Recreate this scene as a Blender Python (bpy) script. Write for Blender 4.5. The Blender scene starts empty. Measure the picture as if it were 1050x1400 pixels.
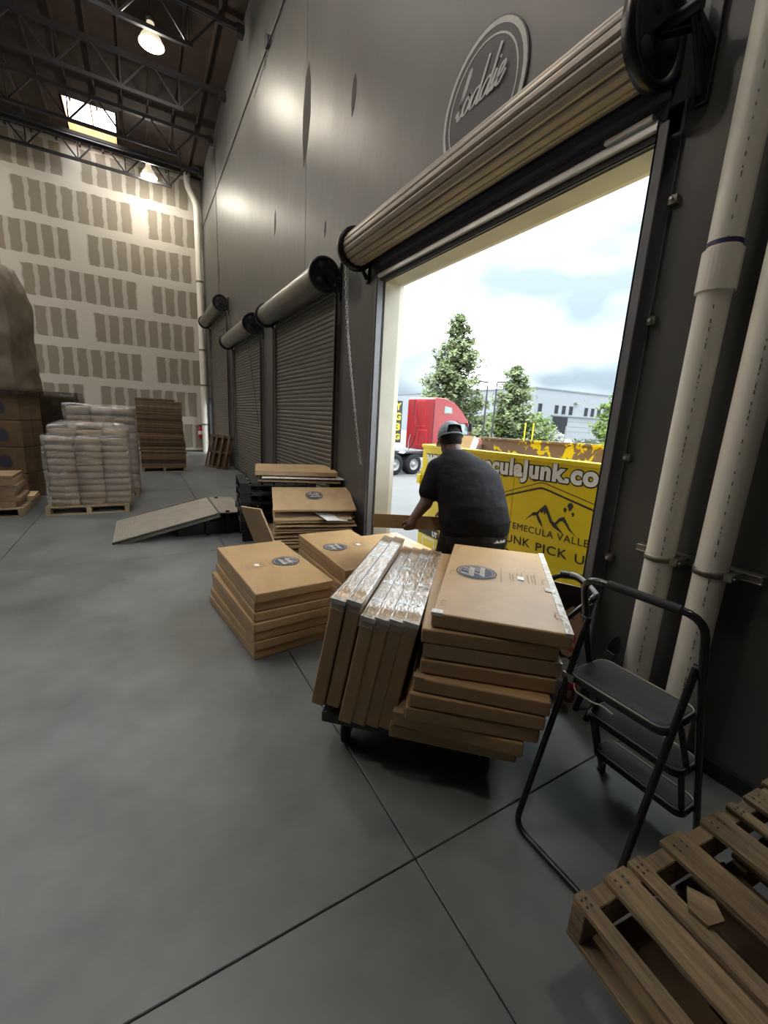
import bpy, bmesh, math, random
from mathutils import Vector, Matrix, Euler, noise
random.seed(7)
S = bpy.context.scene
COL = S.collection
PI = math.pi
V = Vector

# ---------------------------------------------------------------- camera
yaw, pitch, roll, FPX = 0.53158, 0.219367, 0.0552722, 568.87
CAM = V((0, 0, 1.69))
fw = V((math.sin(yaw)*math.cos(pitch), math.cos(yaw)*math.cos(pitch), -math.sin(pitch)))
r0 = V((math.cos(yaw), -math.sin(yaw), 0)); u0 = r0.cross(fw)
rt = r0*math.cos(roll) + u0*math.sin(roll)
up = u0*math.cos(roll) - r0*math.sin(roll)
cd = bpy.data.cameras.new('camera'); cam = bpy.data.objects.new('camera', cd); COL.objects.link(cam)
M = Matrix((rt, up, -fw)).transposed().to_4x4(); M.translation = CAM
cam.matrix_world = M
cd.sensor_fit = 'VERTICAL'; cd.sensor_height = 36.0; cd.lens = FPX/1400*36.0
cd.clip_start = 0.02; cd.clip_end = 600
S.camera = cam

# ---------------------------------------------------------------- view, sky, lamps' strength
S.view_settings.view_transform = 'Standard'; S.view_settings.look = 'None'
S.view_settings.exposure = 0.7; S.view_settings.gamma = 1.0
S.view_settings.use_curve_mapping = False
SKY = 15.0          # overcast sky brightness at the horizon; an overcast sky is about three times as bright overhead
LAMP_W = 115        # each high bay lamp
SKYLIGHT = 5.2      # glow of each skylight pane, the real one and the added fill ones
w = bpy.data.worlds.new('overcast'); S.world = w; w.use_nodes = True
nt = w.node_tree; nt.nodes.clear()
def N(t, ty, **kw):
    n = t.nodes.new(ty)
    for k, v in kw.items(): setattr(n, k, v)
    return n
tc = N(nt, 'ShaderNodeTexCoord'); mp = N(nt, 'ShaderNodeMapping'); mp.inputs['Scale'].default_value = (1.6, 1.6, 3.6)
nz = N(nt, 'ShaderNodeTexNoise'); nz.inputs['Scale'].default_value = 1.5; nz.inputs['Detail'].default_value = 2.5; nz.inputs['Roughness'].default_value = .55
mp.inputs['Location'].default_value = (0.35, 0.1, 0.2)
cr = N(nt, 'ShaderNodeValToRGB')
cr.color_ramp.elements[0].position = .39; cr.color_ramp.elements[0].color = (.020, .025, .029, 1)
cr.color_ramp.elements[1].position = .66; cr.color_ramp.elements[1].color = (.66, .70, .72, 1)
e_ = cr.color_ramp.elements.new(.53); e_.color = (.048, .054, .057, 1)
bg = N(nt, 'ShaderNodeBackground'); bg.inputs['Strength'].default_value = SKY
wo = N(nt, 'ShaderNodeOutputWorld')
L = nt.links.new
L(tc.outputs['Generated'], mp.inputs['Vector']); L(mp.outputs[0], nz.inputs['Vector']); L(nz.outputs['Fac'], cr.inputs[0])
sz = N(nt, 'ShaderNodeSeparateXYZ'); L(tc.outputs['Generated'], sz.inputs[0])
mg = N(nt, 'ShaderNodeMapRange'); mg.inputs['From Min'].default_value = 0; mg.inputs['From Max'].default_value = 1; mg.inputs['To Min'].default_value = SKY; mg.inputs['To Max'].default_value = SKY*3
L(sz.outputs['Z'], mg.inputs[0]); L(mg.outputs[0], bg.inputs['Strength'])
L(cr.outputs[0], bg.inputs['Color']); L(bg.outputs[0], wo.inputs['Surface'])

# ---------------------------------------------------------------- materials
def mat(name, col, rough=.6, metal=0., var=.12, scale=6., bump=0., bscale=40., emit=0., col2=None, stretch=(1, 1, 1), rvar=0., rnd=0., spec=.5):
    m = bpy.data.materials.new(name); m.use_nodes = True
    t = m.node_tree; b = t.nodes['Principled BSDF']
    b.inputs['Roughness'].default_value = rough; b.inputs['Metallic'].default_value = metal
    b.inputs['Specular IOR Level'].default_value = spec
    c = tuple(col)+(1,)
    co = N(t, 'ShaderNodeTexCoord'); ma = N(t, 'ShaderNodeMapping'); ma.inputs['Scale'].default_value = stretch
    t.links.new(co.outputs['Object'], ma.inputs['Vector'])
    src = None
    if var > 0 or col2:
        n = N(t, 'ShaderNodeTexNoise'); n.inputs['Scale'].default_value = scale; n.inputs['Detail'].default_value = 4; n.inputs['Roughness'].default_value = .6
        t.links.new(ma.outputs[0], n.inputs['Vector'])
        r = N(t, 'ShaderNodeValToRGB'); r.color_ramp.elements[0].position = .3; r.color_ramp.elements[1].position = .7
        if col2: a, z = tuple(col)+(1,), tuple(col2)+(1,)
        else:
            a = tuple(x*(1-var) for x in col)+(1,); z = tuple(min(1, x*(1+var)) for x in col)+(1,)
        r.color_ramp.elements[0].color = a; r.color_ramp.elements[1].color = z
        t.links.new(n.outputs['Fac'], r.inputs[0]); src = r.outputs[0]
        if rvar:
            mr = N(t, 'ShaderNodeMapRange'); mr.inputs['To Min'].default_value = rough-rvar; mr.inputs['To Max'].default_value = rough+rvar
            t.links.new(n.outputs['Fac'], mr.inputs[0]); t.links.new(mr.outputs[0], b.inputs['Roughness'])
    if rnd:
        oi = N(t, 'ShaderNodeObjectInfo'); hs = N(t, 'ShaderNodeHueSaturation')
        mr = N(t, 'ShaderNodeMapRange'); mr.inputs['To Min'].default_value = 1-rnd; mr.inputs['To Max'].default_value = 1+rnd
        t.links.new(oi.outputs['Random'], mr.inputs[0]); t.links.new(mr.outputs[0], hs.inputs['Value'])
        if src: t.links.new(src, hs.inputs['Color'])
        else: hs.inputs['Color'].default_value = c
        src = hs.outputs[0]
    if src: t.links.new(src, b.inputs['Base Color'])
    else: b.inputs['Base Color'].default_value = c
    if bump:
        n2 = N(t, 'ShaderNodeTexNoise'); n2.inputs['Scale'].default_value = bscale; n2.inputs['Detail'].default_value = 3
        t.links.new(ma.outputs[0], n2.inputs['Vector'])
        bp = N(t, 'ShaderNodeBump'); bp.inputs['Strength'].default_value = bump; bp.inputs['Distance'].default_value = .02
        t.links.new(n2.outputs['Fac'], bp.inputs['Height']); t.links.new(bp.outputs[0], b.inputs['Normal'])
    if emit:
        b.inputs['Emission Color'].default_value = c; b.inputs['Emission Strength'].default_value = emit
    return m

MT = {}
MT['floor'] = mat('concrete_floor', (.10, .112, .115), .44, col2=(.19, .205, .207), scale=1.7, bump=.2, bscale=7, rvar=.12)
MT['joint'] = mat('joint_dark', (.02, .02, .02), .9)
MT['wall'] = mat('grey_painted_concrete', (.080, .080, .076), .43, col2=(.112, .112, .107), scale=1.0, bump=.55, bscale=2.6, stretch=(1, 1, .6), rvar=.06)
MT['wallpatch'] = mat('wall_patch', (.035, .034, .030), .8)
MT['reveal'] = mat('cream_reveal', (.42, .40, .33), .6, var=.08, scale=3)
MT['deck'] = mat('roof_deck_ply', (.048, .030, .022), .85, var=.25, scale=3)
MT['black'] = mat('black_steel', (.012, .012, .015), .35, metal=.3)
MT['darksteel'] = mat('dark_painted_steel', (.055, .057, .062), .45, metal=.4)
MT['truss'] = mat('truss_paint', (.016, .016, .019), .6)
MT['door'] = mat('rollup_curtain', (.17, .162, .14), .42, metal=.35, var=.1)
MT['roll'] = mat('tan_rollup_curtain', (.36, .31, .26), .42, metal=.15, var=.06)
MT['hood'] = mat('grey_drum', (.26, .25, .22), .35, metal=.5)
MT['track'] = mat('grey_track', (.17, .175, .19), .5, metal=.2)
MT['navy'] = mat('dark_blue_curtain', (.085, .09, .125), .5)
MT['silver'] = mat('aluminium', (.62, .63, .65), .35, metal=.35, var=.05)
MT['zinc'] = mat('galvanised_strut', (.25, .24, .20), .45, metal=.7)
MT['pvc'] = mat('pvc_white', (.80, .77, .69), .38, var=.07, scale=4)
MT['purple'] = mat('pipe_primer', (.035, .02, .09), .5)
MT['ink'] = mat('black_ink', (.02, .02, .02), .7)
MT['greyink'] = mat('faded_ink', (.32, .24, .16), .8)
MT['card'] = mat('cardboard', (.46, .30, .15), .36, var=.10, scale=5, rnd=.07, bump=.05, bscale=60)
MT['carddark'] = mat('cardboard_worn', (.30, .205, .12), .75, var=.2, scale=6, rnd=.15)
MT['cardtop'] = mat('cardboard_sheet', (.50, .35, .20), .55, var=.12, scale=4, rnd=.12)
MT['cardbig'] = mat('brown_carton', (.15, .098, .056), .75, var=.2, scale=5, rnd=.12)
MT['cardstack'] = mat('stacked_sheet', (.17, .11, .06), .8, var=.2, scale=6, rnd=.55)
MT['kraft'] = mat('kraft_paper', (.20, .165, .12), .6, var=.22, scale=2.5, bump=.8, bscale=3.5)
MT['tape'] = mat('clear_tape', (.60, .54, .46), .14, col2=(.80, .78, .74), scale=22, spec=.9, bump=.6, bscale=30)
MT['tapebrown'] = mat('brown_tape', (.42, .30, .18), .28, var=.1)
MT['logo'] = mat('logo_navy', (.045, .05, .085), .7)
MT['logowhite'] = mat('logo_light', (.50, .46, .40), .7)
MT['signgrey'] = mat('sign_dark_grey', (.055, .055, .062), .6)
MT['signlight'] = mat('sign_light_grey', (.58, .58, .57), .55)
MT['sticker'] = mat('white_sticker', (.85, .85, .83), .5)
MT['wood'] = mat('pallet_wood', (.075, .050, .028), .75, col2=(.30, .215, .125), scale=4, stretch=(7, .6, 7), bump=.3, bscale=18, rnd=.16)
MT['wooddark'] = mat('pallet_wood_dark', (.10, .062, .035), .8, col2=(.17, .11, .06), scale=6, rnd=.15)
MT['woodpale'] = mat('pallet_wood_pale', (.36, .27, .16), .8, var=.2, scale=6, rnd=.12)
MT['curb'] = mat('skylight_curb', (.55, .30, .12), .7)
MT['rubber'] = mat('black_rubber', (.018, .018, .02), .7, var=.2, scale=60)
MT['tread'] = mat('rubber_tread', (.022, .023, .026), .6)
MT['rib'] = mat('tread_rib', (.10, .102, .108), .45)
MT['blackgloss'] = mat('black_enamel', (.014, .014, .016), .22)
MT['plastic'] = mat('black_plastic', (.01, .01, .011), .6)
MT['greyplastic'] = mat('grey_plastic', (.45, .46, .47), .35)
MT['red'] = mat('truck_red', (.20, .003, .006), .28, var=.05)
MT['extred'] = mat('extinguisher_red', (.45, .01, .015), .3)
MT['cupred'] = mat('cup_red', (.40, .012, .02), .4)
MT['yellow'] = mat('dumpster_yellow', (.70, .53, .006), .42, var=.06, scale=2)
MT['dirtywhite'] = mat('letter_white', (.72, .72, .70), .55)
MT['lot'] = mat('lot_concrete', (.075, .075, .073), .85, var=.1, scale=.8)
MT['bldg'] = mat('white_building', (.175, .192, .205), .8, var=.03)
MT['bldg2'] = mat('pale_grey_building', (.125, .148, .162), .8, var=.03)
MT['glassdark'] = mat('dark_glass', (.012, .014, .018), .5, spec=.1)
MT['cabglass'] = mat('cab_glass', (.13, .20, .20), .08)
MT['bark'] = mat('bark', (.10, .07, .05), .9)
MT['skin'] = mat('brown_skin', (.115, .055, .034), .5, var=.1)
MT['shirt'] = mat('charcoal_shirt', (.0075, .0072, .010), .85, var=.15, scale=8, bump=.8, bscale=5, stretch=(1, 1, 1.8), spec=.25)
MT['pants'] = mat('black_trousers', (.012, .012, .014), .8, var=.2, scale=10, bump=.4, bscale=12)
MT['cap'] = mat('slate_blue_cap', (.33, .38, .44), .85, var=.15, scale=40)
MT['hair'] = mat('black_hair', (.012, .010, .009), .9, bump=.6, bscale=120)
MT['shoe'] = mat('dark_shoe', (.03, .03, .03), .6)
MT['ramp'] = mat('ribbed_aluminium', (.42, .39, .34), .45, metal=.35, var=.12)
MT['tyre'] = mat('tyre', (.016, .016, .017), .95, spec=.12)
MT['rimgrey'] = mat('wheel_rim', (.22, .22, .22), .5, var=.05)
MT['carton'] = mat('pale_carton', (.27, .195, .12), .55, var=.12, rnd=.12, scale=7)

def leafmat(name, a, b):
    return mat(name, a, .9, col2=b, scale=1.1, spec=.08)
MT['pine'] = leafmat('pine_needles', (.08, .115, .052), (.20, .225, .115))
MT['leaf'] = leafmat('bright_leaves', (.055, .095, .02), (.14, .19, .055))
MT['darkleaf'] = leafmat('dark_leaves', (.035, .055, .03), (.09, .115, .06))
MT['blossom'] = leafmat('pale_blossom', (.14, .165, .12), (.28, .28, .26))

def film_mat(name='stretch_film', bump=1., lo=.055, hi=.65, rough=.10):
    m = bpy.data.materials.new(name); m.use_nodes = True; t = m.node_tree; t.nodes.clear()
    o = N(t, 'ShaderNodeOutputMaterial'); mx = N(t, 'ShaderNodeMixShader'); tr = N(t, 'ShaderNodeBsdfTransparent'); gl = N(t, 'ShaderNodeBsdfGlossy')
    gl.inputs['Roughness'].default_value = rough; gl.inputs['Color'].default_value = (.95, .95, .95, 1); tr.inputs['Color'].default_value = (.96, .95, .93, 1)
    co = N(t, 'ShaderNodeTexCoord'); ma = N(t, 'ShaderNodeMapping'); ma.inputs['Scale'].default_value = (3, 3, 11)
    n = N(t, 'ShaderNodeTexNoise'); n.inputs['Scale'].default_value = 2.6; n.inputs['Detail'].default_value = 7; n.inputs['Distortion'].default_value = 1.2
    bp = N(t, 'ShaderNodeBump'); bp.inputs['Strength'].default_value = bump; bp.inputs['Distance'].default_value = .06
    lw = N(t, 'ShaderNodeLayerWeight'); lw.inputs['Blend'].default_value = .35
    mr = N(t, 'ShaderNodeMapRange'); mr.inputs['To Min'].default_value = lo; mr.inputs['To Max'].default_value = hi
    l = t.links.new
    l(co.outputs['Object'], ma.inputs[0]); l(ma.outputs[0], n.inputs['Vector']); l(n.outputs['Fac'], bp.inputs['Height'])
    l(bp.outputs[0], gl.inputs['Normal']); l(bp.outputs[0], lw.inputs['Normal']); l(lw.outputs['Facing'], mr.inputs[0]); l(mr.outputs[0], mx.inputs[0])
    l(tr.outputs[0], mx.inputs[1]); l(gl.outputs[0], mx.inputs[2]); l(mx.outputs[0], o.inputs['Surface'])
    return m
MT['film'] = film_mat(); MT['film2'] = film_mat('flat_clear_wrap', .22, .13, .55, .2)

def drywall_mat():
    # paper face with joint mud along the edges and over each line of screws (object coords: x -1.83..1.83, z 0..1.22)
    m = mat('taped_drywall', (.30, .27, .22), .8, var=0); t = m.node_tree; b = t.nodes['Principled BSDF']; l = t.links.new
    co = N(t, 'ShaderNodeTexCoord'); oi = N(t, 'ShaderNodeObjectInfo')
    n = N(t, 'ShaderNodeTexNoise'); n.inputs['Scale'].default_value = 4.5; n.inputs['Detail'].default_value = 3
    add = N(t, 'ShaderNodeVectorMath', operation='ADD'); l(co.outputs['Object'], add.inputs[0]); l(oi.outputs['Location'], add.inputs[1]); l(add.outputs[0], n.inputs['Vector'])
    sub = N(t, 'ShaderNodeVectorMath', operation='MULTIPLY_ADD'); l(n.outputs['Color'], sub.inputs[0]); sub.inputs[1].default_value = (.11, 0, .11)
    off = N(t, 'ShaderNodeVectorMath', operation='SUBTRACT'); l(co.outputs['Object'], off.inputs[0]); off.inputs[1].default_value = (.055, 0, .055)
    l(off.outputs[0], sub.inputs[2])
    sx = N(t, 'ShaderNodeSeparateXYZ'); l(sub.outputs[0], sx.inputs[0])
    def math_(op, a, v):
        q = N(t, 'ShaderNodeMath', operation=op)
        if hasattr(a, 'links'): l(a, q.inputs[0])
        else: q.inputs[0].default_value = a
        if hasattr(v, 'links'): l(v, q.inputs[1])
        else: q.inputs[1].default_value = v
        return q.outputs[0]
    ax = math_('ABSOLUTE', sx.outputs['X'], 0)
    ex = math_('GREATER_THAN', ax, 1.83-.23)
    zc = math_('ABSOLUTE', math_('SUBTRACT', sx.outputs['Z'], .61), 0)
    ez = math_('GREATER_THAN', zc, .61-.145)
    st = math_('PINGPONG', math_('ADD', sx.outputs['X'], 8.13), .2033)
    es = math_('LESS_THAN', st, .062)
    msk = math_('MAXIMUM', math_('MAXIMUM', ex, ez), math_('MULTIPLY', es, .62))
    mx = N(t, 'ShaderNodeMix', data_type='RGBA'); l(msk, mx.inputs['Factor'])
    mx.inputs['A'].default_value = (.255, .225, .175, 1); mx.inputs['B'].default_value = (.56, .53, .47, 1)
    l(mx.outputs['Result'], b.inputs['Base Color'])
    return m
MT['drywall'] = drywall_mat()

def peel_mat():
    m = mat('peeling_yellow_paint', (.12, .075, .065), .8, var=0); t = m.node_tree; b = t.nodes['Principled BSDF']; l = t.links.new
    co = N(t, 'ShaderNodeTexCoord'); n = N(t, 'ShaderNodeTexNoise'); n.inputs['Scale'].default_value = 8; n.inputs['Detail'].default_value = 5; n.inputs['Distortion'].default_value = .9
    l(co.outputs['Object'], n.inputs['Vector'])
    sx = N(t, 'ShaderNodeSeparateXYZ'); l(co.outputs['Object'], sx.inputs[0])
    mr = N(t, 'ShaderNodeMapRange'); mr.inputs['From Min'].default_value = 0; mr.inputs['From Max'].default_value = 2.4; mr.inputs['To Min'].default_value = -.11; mr.inputs['To Max'].default_value = .055
    l(sx.outputs['X'], mr.inputs[0])
    a = N(t, 'ShaderNodeMath', operation='ADD'); l(n.outputs['Fac'], a.inputs[0]); l(mr.outputs[0], a.inputs[1])
    g = N(t, 'ShaderNodeMath', operation='GREATER_THAN'); l(a.outputs[0], g.inputs[0]); g.inputs[1].default_value = .5
    mx = N(t, 'ShaderNodeMix', data_type='RGBA'); l(g.outputs[0], mx.inputs['Factor'])
    mx.inputs['A'].default_value = (.20, .135, .12, 1); mx.inputs['B'].default_value = (.74, .58, .006, 1)
    l(mx.outputs['Result'], b.inputs['Base Color']); return m
MT['peel'] = peel_mat()
MT['bulb'] = mat('lamp_glow', (1, .87, .62), .5, var=0, emit=14)
MT['reflector'] = mat('lamp_reflector', (.9, .78, .55), .25, metal=.6, var=0, emit=.5)
MT['pane'] = mat('skylight_pane', (.93, .97, 1), .4, var=0, emit=SKYLIGHT)

# ---------------------------------------------------------------- mesh helpers
class MB:
    def __init__(s): s.v = []; s.f = []; s.m = []; s.mats = []; s.sm = []
    def _mi(s, m):
        if m not in s.mats: s.mats.append(m)
        return s.mats.index(m)
    def add(s, vs, fs, m, smooth=False):
        o = len(s.v); s.v += [tuple(x) for x in vs]; i = s._mi(m)
        for f in fs: s.f.append([o+a for a in f]); s.m.append(i); s.sm.append(smooth)
        return s
    def box(s, lo, hi, m, X=None):
        x0, y0, z0 = lo; x1, y1, z1 = hi
        vs = [V(p) for p in ((x0,y0,z0),(x1,y0,z0),(x1,y1,z0),(x0,y1,z0),(x0,y0,z1),(x1,y0,z1),(x1,y1,z1),(x0,y1,z1))]
        if X: vs = [X @ q for q in vs]
        return s.add(vs, [(0,3,2,1),(4,5,6,7),(0,1,5,4),(1,2,6,5),(2,3,7,6),(3,0,4,7)], m)
    def bar(s, p, q, wd, ht, m, upv=(0,0,1)):
        p, q = V(p), V(q); d = (q-p).normalized(); u = V(upv)
        if abs(d.dot(u)) > .98: u = V((1,0,0))
        a = d.cross(u).normalized(); b = a.cross(d)
        vs = []
        for c in (p, q):
            for i, j in ((-1,-1),(1,-1),(1,1),(-1,1)): vs.append(c + a*i*wd/2 + b*j*ht/2)
        return s.add(vs, [(3,2,1,0),(4,5,6,7),(0,1,5,4),(1,2,6,5),(2,3,7,6),(3,0,4,7)], m)
    def tube(s, pts, r, m, n=10, caps=True, closed=False):
        pts = [V(p) for p in pts]; rs = r if isinstance(r, (list, tuple)) else [r]*len(pts)
        vs = []; k = len(pts); prev = None
        for i, p in enumerate(pts):
            if closed: d = (pts[(i+1) % k]-pts[i-1]).normalized()
            else: d = (pts[min(i+1, k-1)]-pts[max(i-1, 0)]).normalized()
            if prev is None:
                a = d.orthogonal().normalized()
            else:
                a = (prev - d*prev.dot(d))
                a = a.normalized() if a.length > 1e-6 else d.orthogonal().normalized()
            prev = a; b = d.cross(a)
            for j in range(n):
                t = 2*PI*j/n; vs.append(p + (a*math.cos(t)+b*math.sin(t))*rs[i])
        fs = []
        for i in range(k if closed else k-1):
            i2 = (i+1) % k
            for j in range(n): fs.append((i*n+j, i*n+(j+1) % n, i2*n+(j+1) % n, i2*n+j))
        s.add(vs, fs, m, True)
        if caps and not closed:
            s.add(vs[:n], [tuple(range(n))[::-1]], m); s.add(vs[-n:], [tuple(range(n))], m)
        return s
    def lathe(s, prof, m, X=Matrix(), n=20, smooth=True, caps=True):   # prof: (radius, height) along local z
        vs = []; k = len(prof)
        for r, z in prof:
            for j in range(n):
                t = 2*PI*j/n; vs.append(X @ V((r*math.cos(t), r*math.sin(t), z)))
        fs = [(i*n+j, i*n+(j+1) % n, (i+1)*n+(j+1) % n, (i+1)*n+j) for i in range(k-1) for j in range(n)]
        s.add(vs, fs, m, smooth)
        if not caps: return s
        if prof[0][0] > 1e-5: s.add(vs[:n], [tuple(range(n))[::-1]], m)
        if prof[-1][0] > 1e-5: s.add(vs[-n:], [tuple(range(n))], m)
        return s
    def prism(s, poly, t0, t1, m, X=Matrix()):              # polygon in local xy, extruded along z
        n = len(poly); vs = [X @ V((a, b, t0)) for a, b in poly]+[X @ V((a, b, t1)) for a, b in poly]
        fs = [tuple(range(n))[::-1], tuple(range(n, 2*n))]+[(i, (i+1) % n, n+(i+1) % n, n+i) for i in range(n)]
        return s.add(vs, fs, m)
    def ball(s, c, r, m, n=12, X=None):
        r = V(r) if hasattr(r, '__len__') else V((r, r, r)); vs = []; k = n//2
        for i in range(k+1):
            ph = PI*i/k
            for j in range(n):
                t = 2*PI*j/n; q = V((r.x*math.sin(ph)*math.cos(t), r.y*math.sin(ph)*math.sin(t), r.z*math.cos(ph)))
                vs.append((X @ q if X else q)+V(c))
        fs = [(i*n+j, (i+1)*n+j, (i+1)*n+(j+1) % n, i*n+(j+1) % n) for i in range(k) for j in range(n)]
        return s.add(vs, fs, m, True)
    def capsule(s, p, q, r1, r2, m, n=14):
        p, q = V(p), V(q); d = (q-p); ln = d.length; X = Matrix.Translation(p) @ d.to_track_quat('Z', 'Y').to_matrix().to_4x4()
        prof = [(max(1e-6, r1*math.sin(a)), -r1*math.cos(a)) for a in [PI/2*i/5 for i in range(6)]]
        prof += [(max(1e-6, r2*math.cos(a)), ln+r2*math.sin(a)) for a in [PI/2*i/5 for i in range(6)]]
        return s.lathe(prof, m, X, n)
    def ribbon(s, pts, wid, m, X):                          # flat strip in local xy
        vs = []; k = len(pts)
        for i, p in enumerate(pts):
            a = pts[max(i-1, 0)]; b = pts[min(i+1, k-1)]; d = V((b[0]-a[0], b[1]-a[1])); d = d.normalized() if d.length > 1e-9 else V((1, 0))
            n_ = V((-d.y, d.x)); h = wid(d)/2 if callable(wid) else wid/2
            vs += [X @ V((p[0]+n_.x*h, p[1]+n_.y*h, 0)), X @ V((p[0]-n_.x*h, p[1]-n_.y*h, 0))]
        return s.add(vs, [(2*i, 2*i+1, 2*i+3, 2*i+2) for i in range(k-1)], m)
    def mesh(s, name):
        me = bpy.data.meshes.new(name); me.from_pydata(s.v, [], s.f)
        for x in s.mats: me.materials.append(MT[x])
        me.polygons.foreach_set('material_index', s.m); me.polygons.foreach_set('use_smooth', s.sm); me.update()
        return me
    def build(s, name, parent=None, bevel=0, seg=2):
        return link(name, s.mesh(name), parent, bevel, seg)
def link(name, me, parent=None, bevel=0, seg=2):
    o = bpy.data.objects.new(name, me); COL.objects.link(o)
    if parent: o.parent = parent
    if bevel:
        b = o.modifiers.new('bevel', 'BEVEL'); b.width = bevel; b.segments = seg; b.limit_method = 'ANGLE'
    return o
def empty(name, loc=(0,0,0), rz=0):
    o = bpy.data.objects.new(name, None); COL.objects.link(o); o.location = loc; o.rotation_euler = (0,0,rz); o.empty_display_size = .1
    return o
def tag(o, label, cat=None, group=None, kind=None):
    if label: o['label'] = label
    if cat: o['category'] = cat
    if group: o['group'] = group
    if kind: o['kind'] = kind
    return o
KIDS = {}
def kids(o): return [c for c in bpy.data.objects if c.parent == o]
def dup(o, parent=None):
    c = o.copy(); COL.objects.link(c); c.parent = parent
    for k in kids(o): dup(k, c)
    return c
def struct(o, label=None): o['kind'] = 'structure'; o['label'] = label or o.name.replace('_', ' '); return o
def T(x, y, z): return Matrix.Translation((x, y, z))
def Rz(a): return Matrix.Rotation(a, 4, 'Z')
def frame(o, ax, ay, az=None):
    ax = V(ax).normalized(); ay = V(ay).normalized(); az = V(az) if az else ax.cross(ay)
    m = Matrix((ax, ay, az)).transposed().to_4x4(); m.translation = V(o); return m
def arc(c, r, a0, a1, n): return [(c[0]+r*math.cos(a0+(a1-a0)*i/n), c[1]+r*math.sin(a0+(a1-a0)*i/n)) for i in range(n+1)]
def smooth_path(pts, k=6):
    out = []; P = [V(p) for p in pts]; n = len(P)
    for i in range(n-1):
        a, b, c, d = P[max(i-1, 0)], P[i], P[i+1], P[min(i+2, n-1)]
        for j in range(k):
            t = j/k; out.append(.5*((2*b)+(c-a)*t+(2*a-5*b+4*c-d)*t*t+(3*b-a-3*c+d)*t**3))
    out.append(P[-1]); return out
def rounded(pts, r, k=5):   # polyline with filleted corners
    P = [V(p) for p in pts]; out = [P[0]]
    for i in range(1, len(P)-1):
        a, b, c = P[i-1], P[i], P[i+1]; d1 = (a-b).normalized(); d2 = (c-b).normalized()
        p, q = b+d1*r, b+d2*r
        for j in range(k+1):
            t = j/k; out.append((1-t)**2*p+2*t*(1-t)*b+t*t*q)
    out.append(P[-1]); return out
DG = None
def text_mesh(s, size, mname, bold=0, extrude=0.0, align='LEFT', sx=1.0, spacing=1.0):
    cu = bpy.data.curves.new('t', 'FONT'); cu.body = s; cu.size = size; cu.offset = bold; cu.extrude = extrude; cu.align_x = align; cu.space_character = spacing
    cu.resolution_u = 4
    ob = bpy.data.objects.new('t', cu); COL.objects.link(ob)
    dg = bpy.context.evaluated_depsgraph_get()
    me = bpy.data.meshes.new_from_object(ob.evaluated_get(dg)); bpy.data.objects.remove(ob)
    me.materials.clear(); me.materials.append(MT[mname])
    for v in me.vertices: v.co.x *= sx
    return me

def crumple(mb, lo, hi, n, amp, m, seed, top=True, taper=0, X=None):
    """a wrapped block: subdivided box whose faces sag and wrinkle"""
    bm = bmesh.new(); bmesh.ops.create_cube(bm, size=1)
    bmesh.ops.subdivide_edges(bm, edges=bm.edges[:], cuts=n, use_grid_fill=True)
    c = (V(lo)+V(hi))/2; s = V(hi)-V(lo)
    for v in bm.verts:
        p = V((v.co.x*s.x, v.co.y*s.y, v.co.z*s.z)); q = p*2.2+V((seed, seed*2, 0))
        d = noise.noise_vector(q)*amp+noise.noise_vector(q*2.7)*amp*.5
        if taper and v.co.z > .1:
            k = (v.co.z-.1)/.4; p.x *= 1-taper*k*k; p.y *= 1-taper*k*k
        v.co = c+p+d
    vs = [v.co.copy() for v in bm.verts]; bm.verts.index_update(); fs = [[v.index for v in f.verts] for f in bm.faces]; bm.free()
    mb.add([X @ q for q in vs] if X else vs, fs, m, True); return mb
# script lettering drawn as pen strokes (unit: x-height 1)
def script_strokes(word):
    G = {'l': ([[(-.1,.25),(.35,1.1),(.62,2.2),(.55,2.55),(.38,2.2),(.2,1.0),(.22,.1),(.42,-.02),(.72,.35)]], .72),
         'o': ([[(.75,.85),(.45,1.0),(.12,.65),(.1,.2),(.38,-.02),(.72,.3),(.78,.75),(.58,1.0),(.62,.75),(1.0,.72)]], 1.0),
         'd': ([[(.85,.8),(.55,1.0),(.18,.7),(.08,.22),(.3,-.02),(.62,.25),(.95,1.1),(1.1,2.35)],[(1.1,2.35),(.92,1.0),(.85,.15),(1.0,-.02),(1.28,.35)]], 1.28),
         'i': ([[(0,.35),(.22,1.0)],[(.22,1.0),(.12,.2),(.25,-.02),(.52,.35)],[(.34,1.42),(.38,1.55)]], .52),
         'e': ([[(0,.35),(.35,.45),(.62,.75),(.55,1.0),(.3,.92),(.12,.5),(.2,.05),(.45,-.02),(.85,.5)]], .85)}
    out = []; x = 0
    for ch in word:
        st, adv = G[ch]
        for q in st: out.append([(a+x+.38*b, b) for a, b in q])
        x += adv*.88
    return out, x
def draw_script(mb, word, h, X, m, fat=.17):
    st, wd = script_strokes(word)
    for k_, q in enumerate(st):
        P = smooth_path([(a, b, 0) for a, b in q], 5)
        pts = [((p.x-wd/2-.3)*h, p.y*h) for p in P]
        mb.ribbon(pts, lambda d: h*(fat*.35+fat*abs(d.y)), m, X @ Matrix.Translation((0, 0, h*.012*k_)))
def ring(mb, r0_, r1_, m, X, n=40):
    vs = []
    for j in range(n):
        t = 2*PI*j/n
        vs += [X @ V((r0_*math.cos(t), r0_*math.sin(t), 0)), X @ V((r1_*math.cos(t), r1_*math.sin(t), 0))]
    mb.add(vs, [(2*j, 2*j+1, (2*j+3) % (2*n), (2*j+2) % (2*n)) for j in range(n)], m)
def disc(mb, r, m, X, n=40): mb.add([X @ V((r*math.cos(2*PI*j/n), r*math.sin(2*PI*j/n), 0)) for j in range(n)], [tuple(range(n))], m)

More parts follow.
